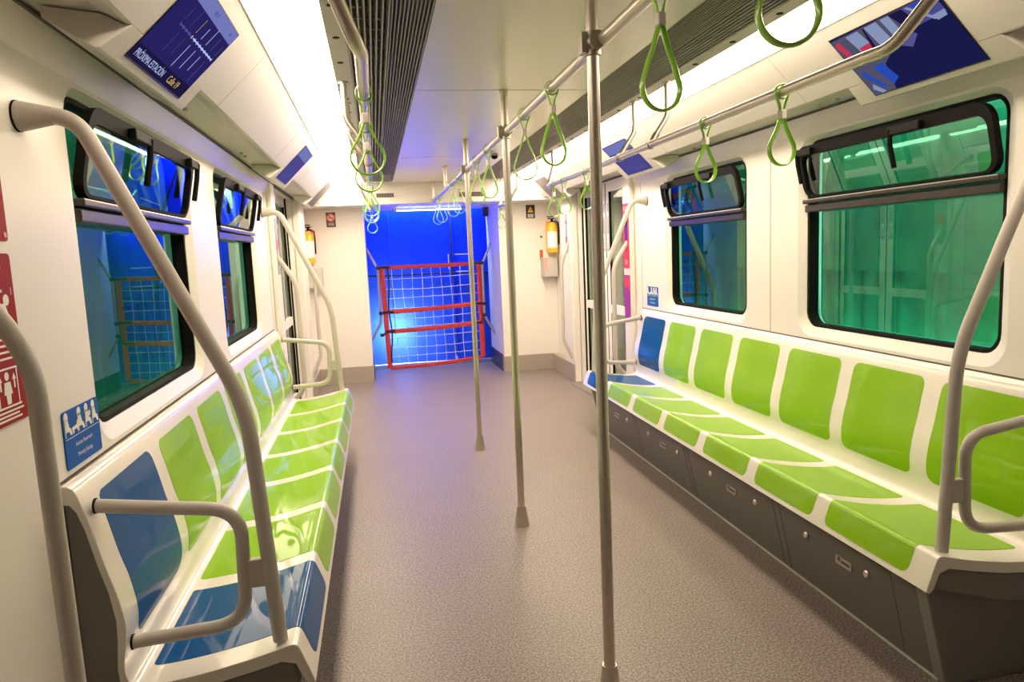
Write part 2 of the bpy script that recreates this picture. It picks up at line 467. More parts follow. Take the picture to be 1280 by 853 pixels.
# ------------------------------------------------------------------ windows
wn = 0
def band(outer, inner, u0, u1, P):
    mb = MB(); n = len(outer)
    vs = [P(u0, *q) for q in outer]+[P(u0, *q) for q in inner]+[P(u1, *q) for q in outer]+[P(u1, *q) for q in inner]
    fs = []
    for i in range(n):
        j = (i+1) % n
        fs += [(i, j, n+j, n+i), (2*n+i, 3*n+i, 3*n+j, 2*n+j), (i, 2*n+i, 2*n+j, j), (n+i, n+j, 3*n+j, 3*n+i)]
    mb.add(vs, fs); return mb
def build_window(s, y0, y1):
    global wn; wn += 1
    P = side(s)
    w = empty('window_%d' % wn, (XC+s*(HW+.05), (y0+y1)/2, WZ0), kind='structure')
    e = .0015
    band(rrect(y0+e, y1-e, WZ0+e, WZ1-e, WR), rrect(y0+.016, y1-.016, WZ0+.014, WZ1-.014, WR-.012), HW+.024, HW+.075, P).build('frame', FRAME, w)
    m_ = MB(); q = rrect(y0+.02, y1-.02, WZ0+.02, WZ1-.02, WR-.01); m_.prism([(a, b) for a, b in q], HW+.06, HW+.064, lambda a, b, u: P(u, a, b)); m_.build('pane', GLASS_OUT, w)
    # two-step rail under the tilting sash
    m_ = MB()
    m_.box(*sorted((XC+s*(HW+.002), XC+s*(HW+.055))), y0+.006, y1-.006, 1.525, 1.562)
    m_.box(*sorted((XC+s*(HW-.010), XC+s*(HW+.055))), y0+.004, y1-.004, 1.566, 1.588)
    m_.build('rail', BAR, w, bevel=.005)
    # hopper sash, top leaning into the car
    zb, zt = 1.592, WZ1-.030
    tilt = .05
    def S(d, y, z):          # d outwards from the sash plane
        t = (z-zb)/(zt-zb); return P(HW+.012-tilt*t+d, y, z)
    a0, a1 = y0+.012, y1-.012
    outer = rrect(a0, a1, zb, zt, .06); inner = rrect(a0+.024, a1-.024, zb+.010, zt-.042, .045)
    sb = band(outer, inner, -.012, .014, lambda u, y, z: S(u, y, z)).build('sash', FRAME, w)
    m_ = MB(); q = rrect(a0+.02, a1-.02, zb+.012, zt-.03, .045); m_.prism(q, .0, .004, lambda a, b, u: S(u, a, b)); m_.build('pane', GLASS_SASH, sb)
    # stay arms and catches
    L = y1-y0
    for yy, ln in ((y0+L*.42, .17), (y1-.03, .12)):
        m_ = MB()
        m_.box(*sorted((S(-.034, 0, zt-.02)[0], S(-.012, 0, zt-.02)[0])), yy-ln, yy, zt-.045, zt-.012)
        m_.tube([S(-.03, yy-.012, zt-.02), S(-.034, yy-.006, zt-.08), S(-.036, yy-.012, zt-.17)], .011, 8)
        m_.build('catch', BLACK, sb, bevel=.004)
    return w
for s in (-1, 1):
    for a, b in WINS: build_window(s, a, b)

# ------------------------------------------------------------------ sliding doors
def build_door(s, n):
    P = side(s); ym = (D0+D1)/2
    d = empty('door_%d' % n, (XC+s*(HW+.09), ym, 0), kind='structure')
    def bx(mb, u0, u1, y0, y1, z0, z1): mb.box(*sorted((XC+s*u0, XC+s*u1)), y0, y1, z0, z1)
    for sg in (-1, 1):
        ya, yb = sorted((ym+sg*.008, ym+sg*(.5*(D1-D0)-.012)))
        inner_stile, outer_stile = .10, .075
        st_a = inner_stile if sg > 0 else outer_stile; st_b = outer_stile if sg > 0 else inner_stile
        m_ = MB()
        u0, u1 = HW+.06, HW+.10
        bx(m_, u0, u1, ya, ya+st_a, .01, 1.985); bx(m_, u0, u1, yb-st_b, yb, .01, 1.985)
        bx(m_, u0, u1, ya+st_a, yb-st_b, 1.90, 1.985); bx(m_, u0, u1, ya+st_a, yb-st_b, .79, .87); bx(m_, u0, u1, ya+st_a, yb-st_b, .01, .13)
        lf = m_.build('leaf', WHITE, d)
        m_ = MB(); bx(m_, u0+.018, u0+.024, ya+st_a, yb-st_b, .87, 1.90); m_.build('pane', GLASS_DOOR, lf)
        m_ = MB(); bx(m_, u0+.018, u0+.024, ya+st_a, yb-st_b, .13, .79); m_.build('pane', GLASS_DOOR, lf)
        m_ = MB()
        for z0, z1 in ((.87, 1.90), (.13, .79)):
            bx(m_, u0-.003, u0+.017, ya+st_a-.008, ya+st_a+.006, z0, z1); bx(m_, u0-.003, u0+.017, yb-st_b-.006, yb-st_b+.008, z0, z1)
        m_.build('gasket', BLACK, lf)
        # column of warning stickers on the meeting stile
        yc = ym+sg*.058
        m_ = MB(); bx(m_, u0-.002, u0-.0004, yc-.03, yc+.03, 1.36, 1.80)
        stk = m_.build('sticker', GREYP, lf)
        m_ = MB()
        for z in (1.70, 1.50):
            m_.lathe([(.022, -.0005), (.022, .0005)], (XC+s*(u0-.0028), yc, z), 16, 'X')
        for k in range(6): bx(m_, u0-.0034, u0-.0022, yc-.022, yc+.022, 1.39+k*.015, 1.397+k*.015)
        m_.build('sticker_print', WS, stk)
    m_ = MB(); bx(m_, HW+.058, HW+.10, ym-.008, ym+.008, .01, 1.985); m_.build('seal', BLACK, d)
    m_ = MB(); bx(m_, HW+.045, HW+.10, D0+.0005, D0+.012, .01, 1.985); bx(m_, HW+.045, HW+.10, D1-.012, D1-.0005, .01, 1.985); m_.build('edge_seal', BLACK, d)
    m_ = MB(); bx(m_, HW+.02, HW+.11, D0+.001, D1-.001, 1.986, 1.9935); m_.build('head', WHITE2, d)
build_door(-1, 1); build_door(1, 2)
for s in (-1, 1):   # pale outside screens seen through the door glass
    m_ = MB(); m_.box(*sorted((XC+s*1.62, XC+s*1.64)), D0-.25, D1+.25, 0, 2.2)
    m_.build('wall_platform_'+('left' if s < 0 else 'right'), mat('pale_platform_screen', (.60, .61, .52), .7), kind='structure')

# ------------------------------------------------------------------ curtains outside
def cloth(name, m, fn, nx, nz, parent=None, thick=.006):
    mb = MB(); vs = []
    for layer in (0, 1):
        for i in range(nx+1):
            for j in range(nz+1): vs.append(fn(i/nx, j/nz, layer*thick))
    N = (nx+1)*(nz+1); fs = []
    for L in (0, N):
        for i in range(nx):
            for j in range(nz):
                a = L+i*(nz+1)+j; fs.append((a, a+1, a+nz+2, a+nz+1))
    for i in range(nx):
        for j in (0, nz):
            a = i*(nz+1)+j; fs.append((a, a+nz+1, N+a+nz+1, N+a))
    for j in range(nz):
        for i in (0, nx):
            a = i*(nz+1)+j; fs.append((a, a+1, N+a+1, N+a))
    mb.add(vs, fs)
    return mb.build(name, m, parent, smooth=True, sharp=60)
def folds(y):
    return .022*math.sin(y*23)+.016*math.sin(y*41+1.3)+.010*math.sin(y*9.1)
for s in (-1, 1):
    P = side(s)
    lab = ('green curtain hanging outside the windows with the route map screen above', 'green curtain with deep folds hanging outside the windows opposite the route map screen')[s > 0]
    c = empty('backdrop_curtain', (XC+s*1.84, 3.5, 0), lab, 'curtain', 'green curtains outside the windows')
    cloth('drape', GREENC, lambda a, b, t: P(1.86+t+folds(a*5.4)*(1-.5*b), .6+a*5.0, .02+b*1.21), 260, 6, c)
    cloth('valance', GREENC, lambda a, b, t: P(1.80+t+.004*math.sin(a*30)*(1-b), .6+a*5.0, 1.225+b*1.1), 80, 3, c)

bc = empty('blue_curtain', (XC, YC, 0), 'bright blue cloth curtain closing off the far end beyond the net', 'curtain')
def bfold(x): return .010*math.sin(x*7)+.006*math.sin(x*17+.6)
cloth('drape', BLUEC, lambda a, b, t: (-.75+a*1.735, YC+t+bfold(a*1.7)*(1-.7*b), .01+b*2.2), 60, 8, bc)
cloth('side_drape', BLUEC, lambda a, b, t: (.995+a*1.1, YC-.035+t+bfold(2+a*1.2)*(1-.7*b), .01+b*2.2), 40, 8, bc)
m_ = MB(); m_.box(.975, .992, YC-.034, YC-.018, 1.10, 2.05); m_.build('tie_strap', BLKTAPE, bc)
m_ = MB(); m_.tube([(-.2, YC-.03, 1.165), (.3, YC-.035, 1.155), (.8, YC-.03, 1.16), (1.05, YC-.06, 1.15), (1.5, YC-.06, 1.13)], .010, 8); m_.build('cord', BLKTAPE, bc)
m_ = MB(); m_.box(.935, .943, YC-.036, YC-.022, 1.20, 1.40); m_.box(1.02, 1.25, YC-.066, YC-.058, 1.386, 1.396); m_.box(1.03, 1.26, YC-.066, YC-.058, 1.165, 1.175); m_.build('tape_mark', WS, bc)
m_ = MB(); m_.tube([(.20+.004*math.sin(k), YC-.014, .4+k*.09) for k in range(18)], .004, 6); m_.build('seam', mat('blue_seam', (.002, .03, .40), .6), bc)

tl = empty('ceiling_lamp', (.66, 8.62, 1.95), 'thin white fluorescent tube on the ceiling beyond the end doorway', 'lamp')
m_ = MB(); m_.tube([(.29, 8.62, 1.925), (1.04, 8.62, 1.925)], .008, 12); m_.build('tube', TUBE, tl, smooth=True)
for x in (.25, 1.042):
    m_ = MB(); m_.box(x, x+.038, 8.60, 8.64, 1.912, 1.9515); m_.build('holder', WHITE2, tl)
m_ = MB(); m_.box(1.345, 1.405, 8.9, 9.02, 1.84, 1.95); o = m_.build('mounted_speaker', mat('dark_box', (.05, .05, .055), .5), bevel=.008); tag(o, 'small dark box in the top corner of the end doorway', 'speaker')

# ------------------------------------------------------------------ benches
END0, END1 = 1.762, 5.348
NS = 7; RIM = .050
PITCH = (END1-END0-2*RIM)/NS
prof_key = [(1.402, .908), (1.385, .906), (1.368, .884), (1.345, .80), (1.326, .71), (1.308, .64), (1.297, .57), (1.298, .525), (1.306, .48), (1.309, .445), (1.302, .415), (1.280, .402), (1.235, .401), (1.14, .410), (1.03, .429), (.955, .4465), (.926, .4535), (.913, .4505), (.905, .438), (.888, .392), (.873, .348)]
def catmull(P, n=6):
    out = []
    for i in range(len(P)-1):
        p0 = P[max(i-1, 0)]; p1 = P[i]; p2 = P[i+1]; p3 = P[min(i+2, len(P)-1)]
        for k in range(n):
            t = k/n
            out.append(tuple(.5*((2*p1[j])+(-p0[j]+p2[j])*t+(2*p0[j]-5*p1[j]+4*p2[j]-p3[j])*t*t+(-p0[j]+3*p1[j]-3*p2[j]+p3[j])*t**3) for j in (0, 1)))
    out.append(P[-1]); return out
prof = catmull(prof_key)
arc = [0]
for i in range(1, len(prof)): arc.append(arc[-1]+math.dist(prof[i-1], prof[i]))
def at_s(s):
    s = max(0, min(s, arc[-1]-1e-6))
    for i in range(1, len(arc)):
        if arc[i] >= s:
            t = (s-arc[i-1])/(arc[i]-arc[i-1]); a, b = prof[i-1], prof[i]
            p = (a[0]+(b[0]-a[0])*t, a[1]+(b[1]-a[1])*t)
            d = (b[0]-a[0], b[1]-a[1]); l = math.hypot(*d)
            return p, (d[1]/l, -d[0]/l)
    return prof[-1], (0, 1)
def s_at(test):
    for i, p in enumerate(prof):
        if test(p): return arc[i]
P = side(-1)
bench = empty('bench', (XC-1.2, YM, 0), 'long seat row with a blue seat at its near end, below the route map screen', 'bench', 'benches along the walls')
m_ = MB()
rear = [(.884, .342), (.898, .352), (.918, .402), (.95, .412), (1.03, .394), (1.14, .374), (1.26, .363), (1.302, .370), (1.322, .40), (1.325, .45), (1.318, .52), (1.316, .57), (1.325, .64), (1.342, .71), (1.360, .80), (1.374, .845), (1.386, .862), (1.402, .864)]
poly = prof+rear
n = len(poly)
m_.add([P(a, END0, b) for a, b in poly]+[P(a, END1, b) for a, b in poly],
       [tuple(range(n)), tuple(range(2*n-1, n-1, -1))]+[(i, (i+1) % n, n+(i+1) % n, n+i) for i in range(n)])
m_.build('shell', SHELL, bench, smooth=True, bevel=.008, sharp=50)

def pad(y0, y1, s0, s1, rc0, rc1, lift, name, m, ns=40, cut=None):
    """rounded panel lying on the shell between arc positions s0 and s1"""
    mb = MB(); h = (y1-y0)/2; yc = (y0+y1)/2
    S = sorted(set([s0+(s1-s0)*k/ns for k in range(ns+1)]+[s0+rc0*(1-math.cos(k*PI/16)) for k in range(9)]+[s1-rc1*(1-math.cos(k*PI/16)) for k in range(9)]))
    rows = []
    for s in S:
        w = h
        if s < s0+rc0: d = s0+rc0-s; w = h-rc0+math.sqrt(max(0, rc0*rc0-d*d))
        if s > s1-rc1: d = s-(s1-rc1); w = h-rc1+math.sqrt(max(0, rc1*rc1-d*d))
        (u, z), (nu, nz) = at_s(s)
        rows.append((w, u, z, nu, nz))
    nj = 6; vs = []
    for w, u, z, nu, nz in rows:
        for j in range(nj+1):
            y = yc+w*(2*j/nj-1); e = lift if 0 < j < nj else lift*.6
            vs.append(P(u-nu*e*-1 if False else u+nu*e, y, z+nz*e))
    b = len(vs)
    for w, u, z, nu, nz in rows:
        for j in (0, nj): vs.append(P(u-nu*.004, yc+w*(2*j/nj-1), z-nz*.004))
    fs = []
    for i in range(len(rows)-1):
        for j in range(nj):
            a = i*(nj+1)+j; fs.append((a, a+1, a+nj+2, a+nj+1))
        for j, q in ((0, 0), (nj, 1)):
            a = i*(nj+1)+j; fs.append((a, a+nj+1, b+2*(i+1)+q, b+2*i+q))
    mb.add(vs, fs)
    return mb.build(name, m, bench, smooth=True, sharp=30)
# which way does the normal point? towards the sitter: smaller u on the back
(pu, pz), (nu, nz) = at_s(arc[-1]*.2)
FLIP = nu > 0
if FLIP:
    _at = at_s
    def at_s(s):
        p, q = _at(s); return p, (-q[0], -q[1])
sb0 = s_at(lambda p: p[1] < .872); sb1 = s_at(lambda p: p[1] < .488)
ss0 = s_at(lambda p: p[0] < 1.276); ss1 = s_at(lambda p: p[0] < .90 and p[1] < .370)
for k in range(NS):
    y0 = END0+RIM+k*PITCH; y1 = y0+PITCH
    col = BLUE if k == 0 else GREEN
    pb = pad(y0+.043, y1-.043, sb0, sb1, .036, .035, .0018, 'backrest_pad', col)
    ps = pad(y0+.039, y1-.039, ss0, ss1, .012, .028, .0018, 'seat_pad', col, ns=60)
    if k == 0:
        pb['label'] = 'blue backrest panel'; ps['label'] = 'blue seat panel'
# base: leaning front panels, end covers, locks, plates
m_ = MB()
m_.prism([(1.0, 0), (.922, .349), (.975, .385), (1.30, .352), (1.30, 0)], 1.842, 5.268, lambda a, b, y: P(a, y, b))
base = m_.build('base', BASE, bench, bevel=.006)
def on_front(z): return 1.0-.078*z/.349
for y in (1.99, 2.70, 3.49, 4.40, 5.12):
    for dy in ((0, .05) if 2.5 < y < 5 else (0,)):
        m_ = MB(); m_.prism([(on_front(.02)-.0012, .02), (on_front(.33)-.0012, .33), (on_front(.33)+.004, .33), (on_front(.02)+.004, .02)], y+dy, y+dy+.003, lambda a, b, yy: P(a, yy, b)); m_.build('panel_joint', SEAM, base)
m_ = MB(); m_.prism([(.994, 0), (.994, .008), (1.001, .008), (1.001, 0)], 1.845, 5.265, lambda a, b, y: P(a, y, b)); m_.build('floor_strip', TAN, base)
m_ = MB(); m_.prism([(.898, .346), (.936, .30), (.942, .30), (.935, .352), (.903, .352)], 1.865, 5.245, lambda a, b, y: P(a, y, b)); m_.build('lip_shadow_strip', BLACK, base)  # black strip standing in for the shadow under the seat lip
for y in (2.12, 2.56, 2.95, 3.39, 3.80, 4.24, 4.63, 4.99):
    u = on_front(.235)
    m_ = MB(); m_.lathe([(.014, -.0005), (.014, -.004), (.010, -.008), (.004, -.008)], (XC-u, y, .235), 14, 'X'); 
    m_.v = [(2*(XC-u)-a, b, c) for a, b, c in m_.v]
    m_.build('lock', STEEL, base, smooth=True)
for y in (2.34, 3.17, 4.01, 4.86):
    u = on_front(.222)
    m_ = MB(); m_.box(XC-u-.001, XC-u+.003, y-.045, y+.045, .203, .243)
    pl = m_.build('label_plate', STEEL2, base)
    m_ = MB(); m_.box(XC-u+.003, XC-u+.0036, y-.012, y+.036, .214, .224); m_.lathe([(.009, .003), (.009, .0036)], (XC-u, y-.025, .224), 12, 'X'); m_.build('key_symbol', SEAM, pl)
endp = [(.908, .347), (.921, .397), (.952, .408), (1.03, .390), (1.14, .370), (1.26, .359), (1.300, .366), (1.318, .398), (1.321, .45), (1.314, .52), (1.312, .57), (1.321, .64), (1.338, .71), (1.356, .80), (1.370, .84), (1.385, .858), (1.402, .86), (1.402, .22), (1.30, .25), (1.12, .285)]
low = [(.997, 0), (.912, .345), (1.12, .30), (1.402, .30), (1.402, 0)]
for (ya, yb, yc, yd) in ((END0+.012, END0+.095, END0+.05, END0+.10), (END1-.095, END1-.012, END1-.10, END1-.05)):
    m_ = MB(); m_.prism(endp, ya, yb, lambda a, b, y: P(a, y, b)); m_.prism(low, yc, yd, lambda a, b, y: P(a, y, b))
    m_.build('end_cover', BASE2, bench, bevel=.006)
bench2 = dup(bench, (XC+1.2, YM, 0), PI, 'long seat row with a blue seat at its far end, below the camera view screen')

# ------------------------------------------------------------------ bench-end grab rails
def end_rail():
    r = empty('grab_rail', (XC-1.2, 1.80, 0), 'grey curved grab rail and armrest loop at the near blue seat', 'grab rail', 'grab rails at the bench ends')
    y = 1.80
    pth = fillet([P(HW-.003, y, 1.74), P(1.293, y, 1.74), P(.988, y, 1.055), P(.955, y, .452)], [.10, .55], 12)
    m_ = MB(); m_.tube(pth, .0185, 18); m_.build('diagonal_pipe', PIPE, r, smooth=True)
    m_ = MB(); m_.lathe([(.033, 0), (.033, .008), (.024, .05), (.019, .075)], (XC-HW+.001, y, 1.74), 20, 'X'); m_.build('flange', PIPE, r, smooth=True)
    p2 = fillet([P(1.343, y, .845), P(1.022, y, .800), P(1.032, y, .510), P(1.296, y, .496)], [.085, .085], 10)
    m_ = MB(); m_.tube(p2, .0165, 16); m_.build('armrest_loop', PIPE, r, smooth=True)
    m_ = MB(); m_.box(XC-1.018, XC-.972, y-.011, y+.011, .60, .672); m_.build('bracket', PIPE, r, bevel=.004)
    for u_, z_ in ((1.345, .845), (1.297, .496), (1.4085, 1.74)):
        m_ = MB(); rr_ = .0345 if u_ > 1.4 else .0185; m_.lathe([(rr_, -.0015), (rr_, .003)], (XC-u_, y, z_), 20, 'X'); m_.build('gasket', BLACK, r)
    return r
gr = end_rail()
yb = 2*YM-1.80
m_ = None
def mirror_y(root, y_from, y_to, label):
    d = dup(root, (root.location.x, y_to, 0), 0, label); return d
mirror_y(gr, 1.80, yb, 'grey curved grab rail and armrest loop at the far seat end, route map side')
dup(gr, (XC+1.2, yb, 0), PI, 'grey curved grab rail and armrest loop beside the far blue seat')
dup(gr, (XC+1.2, 1.80, 0), PI, 'grey curved grab rail and armrest loop at the near green seat, camera view side')

def door_rail(s, y, label, name='door_handrail', uv=1.25, pr=.019):
    P2 = side(s)
    r = empty(name, (XC+s*1.3, y, 0), label, 'handrail', 'handrails beside the doors')
    q = fillet([P2(HW-.003, y, 1.475), P2(uv+.003, y, 1.245), P2(uv-.003, y, .42), P2(HW-.003, y, .27)], [.28, .2], 12)
    m_ = MB(); m_.tube(q, pr, 16); m_.build('pipe', PIPE, r, smooth=True)
    for z in (1.475, .27):
        m_ = MB(); m_.lathe([(.030, 0), (.030, .006), (.021, .018)], (XC-HW+.0005, y, z), 18, 'X')
        if s > 0: m_.v = [(2*XC-a, b, c) for a, b, c in m_.v]
        m_.build('flange', PIPE, r, smooth=True)
    return r
door_rail(-1, 1.41, 'grey handrail beside the red signs, cut off by the frame edge', uv=1.268, pr=.0168)
door_rail(-1, 5.66, 'grey handrail between the far seat end and the doors under the route map screen side')
door_rail(1, 5.66, 'grey handrail by the red and purple stickers next to the far blue seat')
def pillar_rail(s, y, label):
    P2 = side(s); uw = HW-.075
    r = empty('door_handrail', (XC+s*1.3, y, 0), label, 'handrail', 'handrails beside the doors')
    q = fillet([P2(uw-.003, y, 1.46), P2(1.253, y, 1.24), P2(1.247, y, .45), P2(uw-.003, y, .26)], [.2, .15], 12)
    m_ = MB(); m_.tube(q, .017, 16); m_.build('pipe', PIPE, r, smooth=True)
    for z in (1.46, .26):
        m_ = MB(); m_.lathe([(.026, 0), (.026, .006), (.019, .012)], (XC-uw+.0005, y, z), 18, 'X')
        if s > 0: m_.v = [(2*XC-a, b, c) for a, b, c in m_.v]
        m_.build('flange', PIPE, r, smooth=True)
pillar_rail(-1, 7.34, 'grey handrail on the door pillar below the yellow extinguisher near the no smoking sign')
pillar_rail(1, 7.34, 'grey handrail on the door pillar below the extinguisher near the yellow triangle sign')
def gang_rail(s, y, label):
    P2 = side(s)
    r = empty('gangway_handrail', (XC+s*.7, y, 0), label, 'handrail', 'gangway handrails')
    q = fillet([P2(OP-.003, y, 1.50), P2(.632, y, 1.26), P2(.632, y, .62), P2(OP-.003, y, .41)], [.16, .16], 10)
    m_ = MB(); m_.tube(q, .015, 14); m_.build('pipe', STEEL2, r, smooth=True)
    for z in (1.50, .41):
        m_ = MB(); m_.lathe([(.024, 0), (.024, .005), (.017, .01)], (XC-OP+.0005, y, z), 16, 'X')
        if s > 0: m_.v = [(2*XC-a, b, c) for a, b, c in m_.v]
        m_.build('flange', STEEL2, r, smooth=True)
gang_rail(-1, 8.82, 'curved steel handrail holding the net at the end with the no smoking sign')
gang_rail(1, 8.82, 'curved steel handrail holding the net at the end with the yellow triangle sign')

# ------------------------------------------------------------------ centre poles, overhead rails
RX, RZ = .656, 1.968
POLES = [2.03, 3.5, 5.0]
pole_lab = ['nearest stainless pole standing in the aisle, cut off at its foot', 'middle stainless pole of the three standing in the aisle', 'farthest stainless pole of the three, in front of the net']
pole0 = empty('pole', (RX, POLES[0], 0), pole_lab[0], 'pole', 'poles down the aisle')
m_ = MB(); m_.tube([(RX, POLES[0], .05), (RX, POLES[0], CEIL-.001)], .0175, 24); m_.build('tube', STEEL, pole0, smooth=True)
m_ = MB(); m_.lathe([(.038, .0005), (.0375, .006), (.0232, .100), (.0225, .104), (.0195, .104), (.0185, .098)], (RX, POLES[0], 0), 28); m_.build('foot_cone', STEEL, pole0, smooth=True)
m_ = MB(); m_.lathe([(.020, 0), (.022, .004), (.022, .03), (.020, .034)], (RX, POLES[0], CEIL-.036), 24); m_.build('collar', STEEL, pole0, smooth=True)
m_ = MB(); m_.lathe([(.0185, -.034), (.0245, -.032), (.0245, .032), (.0185, .034)], (RX, POLES[0], RZ), 24)
m_.lathe([(.0245, -.052), (.0245, .052)], (RX, POLES[0], RZ), 24, 'Y'); m_.box(RX-.036, RX-.02, POLES[0]-.02, POLES[0]+.02, RZ-.028, RZ+.028)
m_.build('clamp', STEEL2, pole0, smooth=True, sharp=40)
for y, lb in zip(POLES[1:], pole_lab[1:]): dup(pole0, (RX, y, 0), 0, lb)
pole0.location.x = .640

rail = empty('overhead_rail', (RX, 4.4, RZ), 'straight stainless overhead rail running along the aisle through the poles', 'rail')
ends = [.2]+[v for y in POLES for v in (y-.053, y+.053)]+[7.95]
for i in range(0, len(ends), 2):
    m_ = MB(); m_.tube([(RX, ends[i], RZ), (RX, ends[i+1], RZ)], .0175, 20); m_.build('rail_tube', STEEL, rail, smooth=True)
for y in (6.45, 7.76):
    m_ = MB(); m_.tube([(RX, y, RZ+.018), (RX, y, CEIL-.001)], .014, 16); m_.lathe([(.022, -.03), (.022, .03)], (RX, y, RZ), 18, 'Y'); m_.lathe([(.026, -.02), (.026, -.0005)], (RX, y, CEIL), 18)
    m_.build('hanger', STEEL, rail, smooth=True)

SZ, SU = 1.872, .66
def side_rail(s, label):
    P2 = side(s)
    r = empty('seat_rail', (XC+s*SU, YM, SZ), label, 'rail', 'overhead rails above the seats')
    def endp(y, d):
        return [P2(SU+.085, y-d*.10, CEIL-.006), P2(SU+.085, y-d*.09, SZ+.16), P2(SU, y, SZ)]
    a = endp(1.66, 1); b = endp(5.45, -1)
    q = fillet(a[:2]+[P2(SU+.01, 1.70, SZ), P2(SU+.0, 1.78, SZ), P2(SU, 5.33, SZ), P2(SU+.01, 5.41, SZ)]+b[1::-1], [.09, .16, .06, .06, .16, .09], 10)
    m_ = MB(); m_.tube(q, .0165, 18); m_.build('rail_tube', STEEL, r, smooth=True)
    for y in (3.32, 3.76):
        q = fillet([P2(SU+.085, y, CEIL-.006), P2(SU+.085, y, SZ+.13), P2(SU+.006, y, SZ+.014)], .07, 8)
        m_ = MB(); m_.tube(q, .0125, 14); h = m_.build('hanger', STEEL, r, smooth=True)
        m_ = MB(); m_.lathe([(.021, -.012), (.021, .012)], (XC+s*SU, y, SZ), 18, 'Y')
        m_.tube([P2(SU+.032, y, SZ+.052), P2(SU+.012, y, SZ+.02)], .016, 12); m_.build('clamp', STEEL2, h, smooth=True)
    for y in (1.56, 3.32, 3.76, 5.55):
        m_ = MB(); m_.lathe([(.022, -.008), (.022, 0)], (XC+s*(SU+.085), y, CEIL-.0045), 16); m_.build('ceiling_flange', STEEL, r, smooth=True)
    return r
side_rail(-1, 'bent stainless overhead rail above the seats on the route map screen side')
side_rail(1, 'bent stainless overhead rail above the seats on the camera view screen side')
def short_rail(s, label):
    P2 = side(s)
    r = empty('door_rail', (XC+s*SU, 7.3, SZ), label, 'rail', 'short overhead rails by the doors')
    q = fillet([P2(SU+.085, 6.98, CEIL-.006), P2(SU+.085, 6.98, SZ+.15), P2(SU, 7.02, SZ), P2(SU, 7.60, SZ), P2(SU+.085, 7.64, SZ+.15), P2(SU+.085, 7.64, CEIL-.006)], [.08, .05, .05, .08], 8)
    m_ = MB(); m_.tube(q, .0155, 14); m_.build('rail_tube', STEEL, r, smooth=True)
    for y in (6.98, 7.64):
        m_ = MB(); m_.lathe([(.022, -.008), (.022, 0)], (XC+s*(SU+.085), y, CEIL-.0045), 16); m_.build('ceiling_flange', STEEL, r, smooth=True)
short_rail(-1, 'short far overhead rail by the doors near the no smoking sign')
short_rail(1, 'short far overhead rail by the doors near the yellow triangle sign')

# ------------------------------------------------------------------ strap handles
def make_strap(x, y, z, L, label, group, rz=0., r_rail=.0175):
    t = empty('hanging_strap', (x, y, z), label, 'strap', group)
    c_, s_ = math.cos(rz), math.sin(rz)
    rot = lambda p: (x+(p[0]-x)*c_-(p[1]-y)*s_, y+(p[0]-x)*s_+(p[1]-y)*c_, p[2])
    upv = (-s_, c_, 0)
    m_ = MB()
    R = r_rail+.0065
    ring = [(x+R*math.sin(a), y, z+R*math.cos(a)) for a in [2*PI*k/20 for k in range(20)]]
    m_.tube(ring, .004, 8, closed=True, up=(0, 1, 0), flat=(.022, .005))
    zb = z-R-.042
    for sg in (-1, 1):
        m_.tube([(x+sg*R*.95, y, z-R*.45), (x+sg*.010, y, z-R-.016), (x+sg*.005, y, zb)], .004, 8, up=(0, 1, 0), flat=(.020, .005))
    m_.build('hook_band', STRAP, t, smooth=True)
    m_ = MB(); m_.box(x-.010, x+.010, y-.0125, y+.0125, zb-.022, zb+.008); m_.v = [rot(p) for p in m_.v]; m_.build('buckle', BUCKLE, t, bevel=.004)
    top = zb-.018; bot = z-L; w = .048; ln = top-bot; cb = 1-w/ln
    f0 = math.radians(28)
    prof_l = [(0, 0), (.10, .07*cb/.74), (.34, .26*cb/.74), (.66, .45*cb/.74)]+[(math.cos(f), cb-math.sin(f)*w/ln) for f in [f0-k*(f0+PI/2)/9 for k in range(10)]]
    half = catmull([(a*w, top-b*ln) for a, b in prof_l], 3)
    loop = [(x+a+.004*(1-min(1, (top-b)/ln*1.0)), y, b) for a, b in half]+[(x-a-.004*(1-min(1, (top-b)/ln)), y, b) for a, b in half[-2::-1]]
    m_ = MB()
    m_.tube([rot(p) for p in loop], .004, 10, up=upv, flat=(.022, .0068))
    m_.build('loop', STRAP, t, smooth=True)
    return t
cen = [(1.07, 'green strap on the aisle rail nearest the camera, top cut off by the frame'), (1.58, 'large green strap on the aisle rail just past the nearest pole, white buckle at top edge'),
       (2.57, 'first green strap on the aisle rail beyond the nearest pole'), (3.06, 'second green strap on the aisle rail beyond the nearest pole'),
       (4.05, 'first green strap on the aisle rail beyond the middle pole'), (4.52, 'second green strap on the aisle rail beyond the middle pole'),
       (5.49, 'first green strap on the aisle rail beyond the farthest pole'), (5.93, 'second green strap on the aisle rail beyond the farthest pole'),
       (6.95, 'second to last green strap at the far tip of the aisle rail'), (7.35, 'last green strap at the far tip of the aisle rail')]
cen[1] = (1.58, 'large green strap with white buckle hanging from the aisle rail before the nearest pole')
for i, (y, lb) in enumerate(cen): make_strap(RX, y, RZ, .268, lb, 'straps on the aisle rail', R_.uniform(.15, .35)*(1 if i % 3 else -.5))
ys = [2.19, 2.74, 4.39, 4.93, 5.22]
od = ['nearest', 'second', 'third', 'fourth', 'fifth and farthest']
for s, wh in ((-1, 'route map screen side'), (1, 'camera view screen side')):
    for y, o_ in zip(ys, od):
        make_strap(XC+s*SU, y, SZ, .232, '%s green strap on the seat rail on the %s' % (o_, wh), 'straps above the seats', R_.uniform(.1, .35), .0165)
    make_strap(XC+s*SU, 7.45, SZ, .232, 'green strap on the short far rail near the %s' % ('no smoking sign' if s < 0 else 'yellow triangle sign'), 'straps by the far doors', .2, .0155)

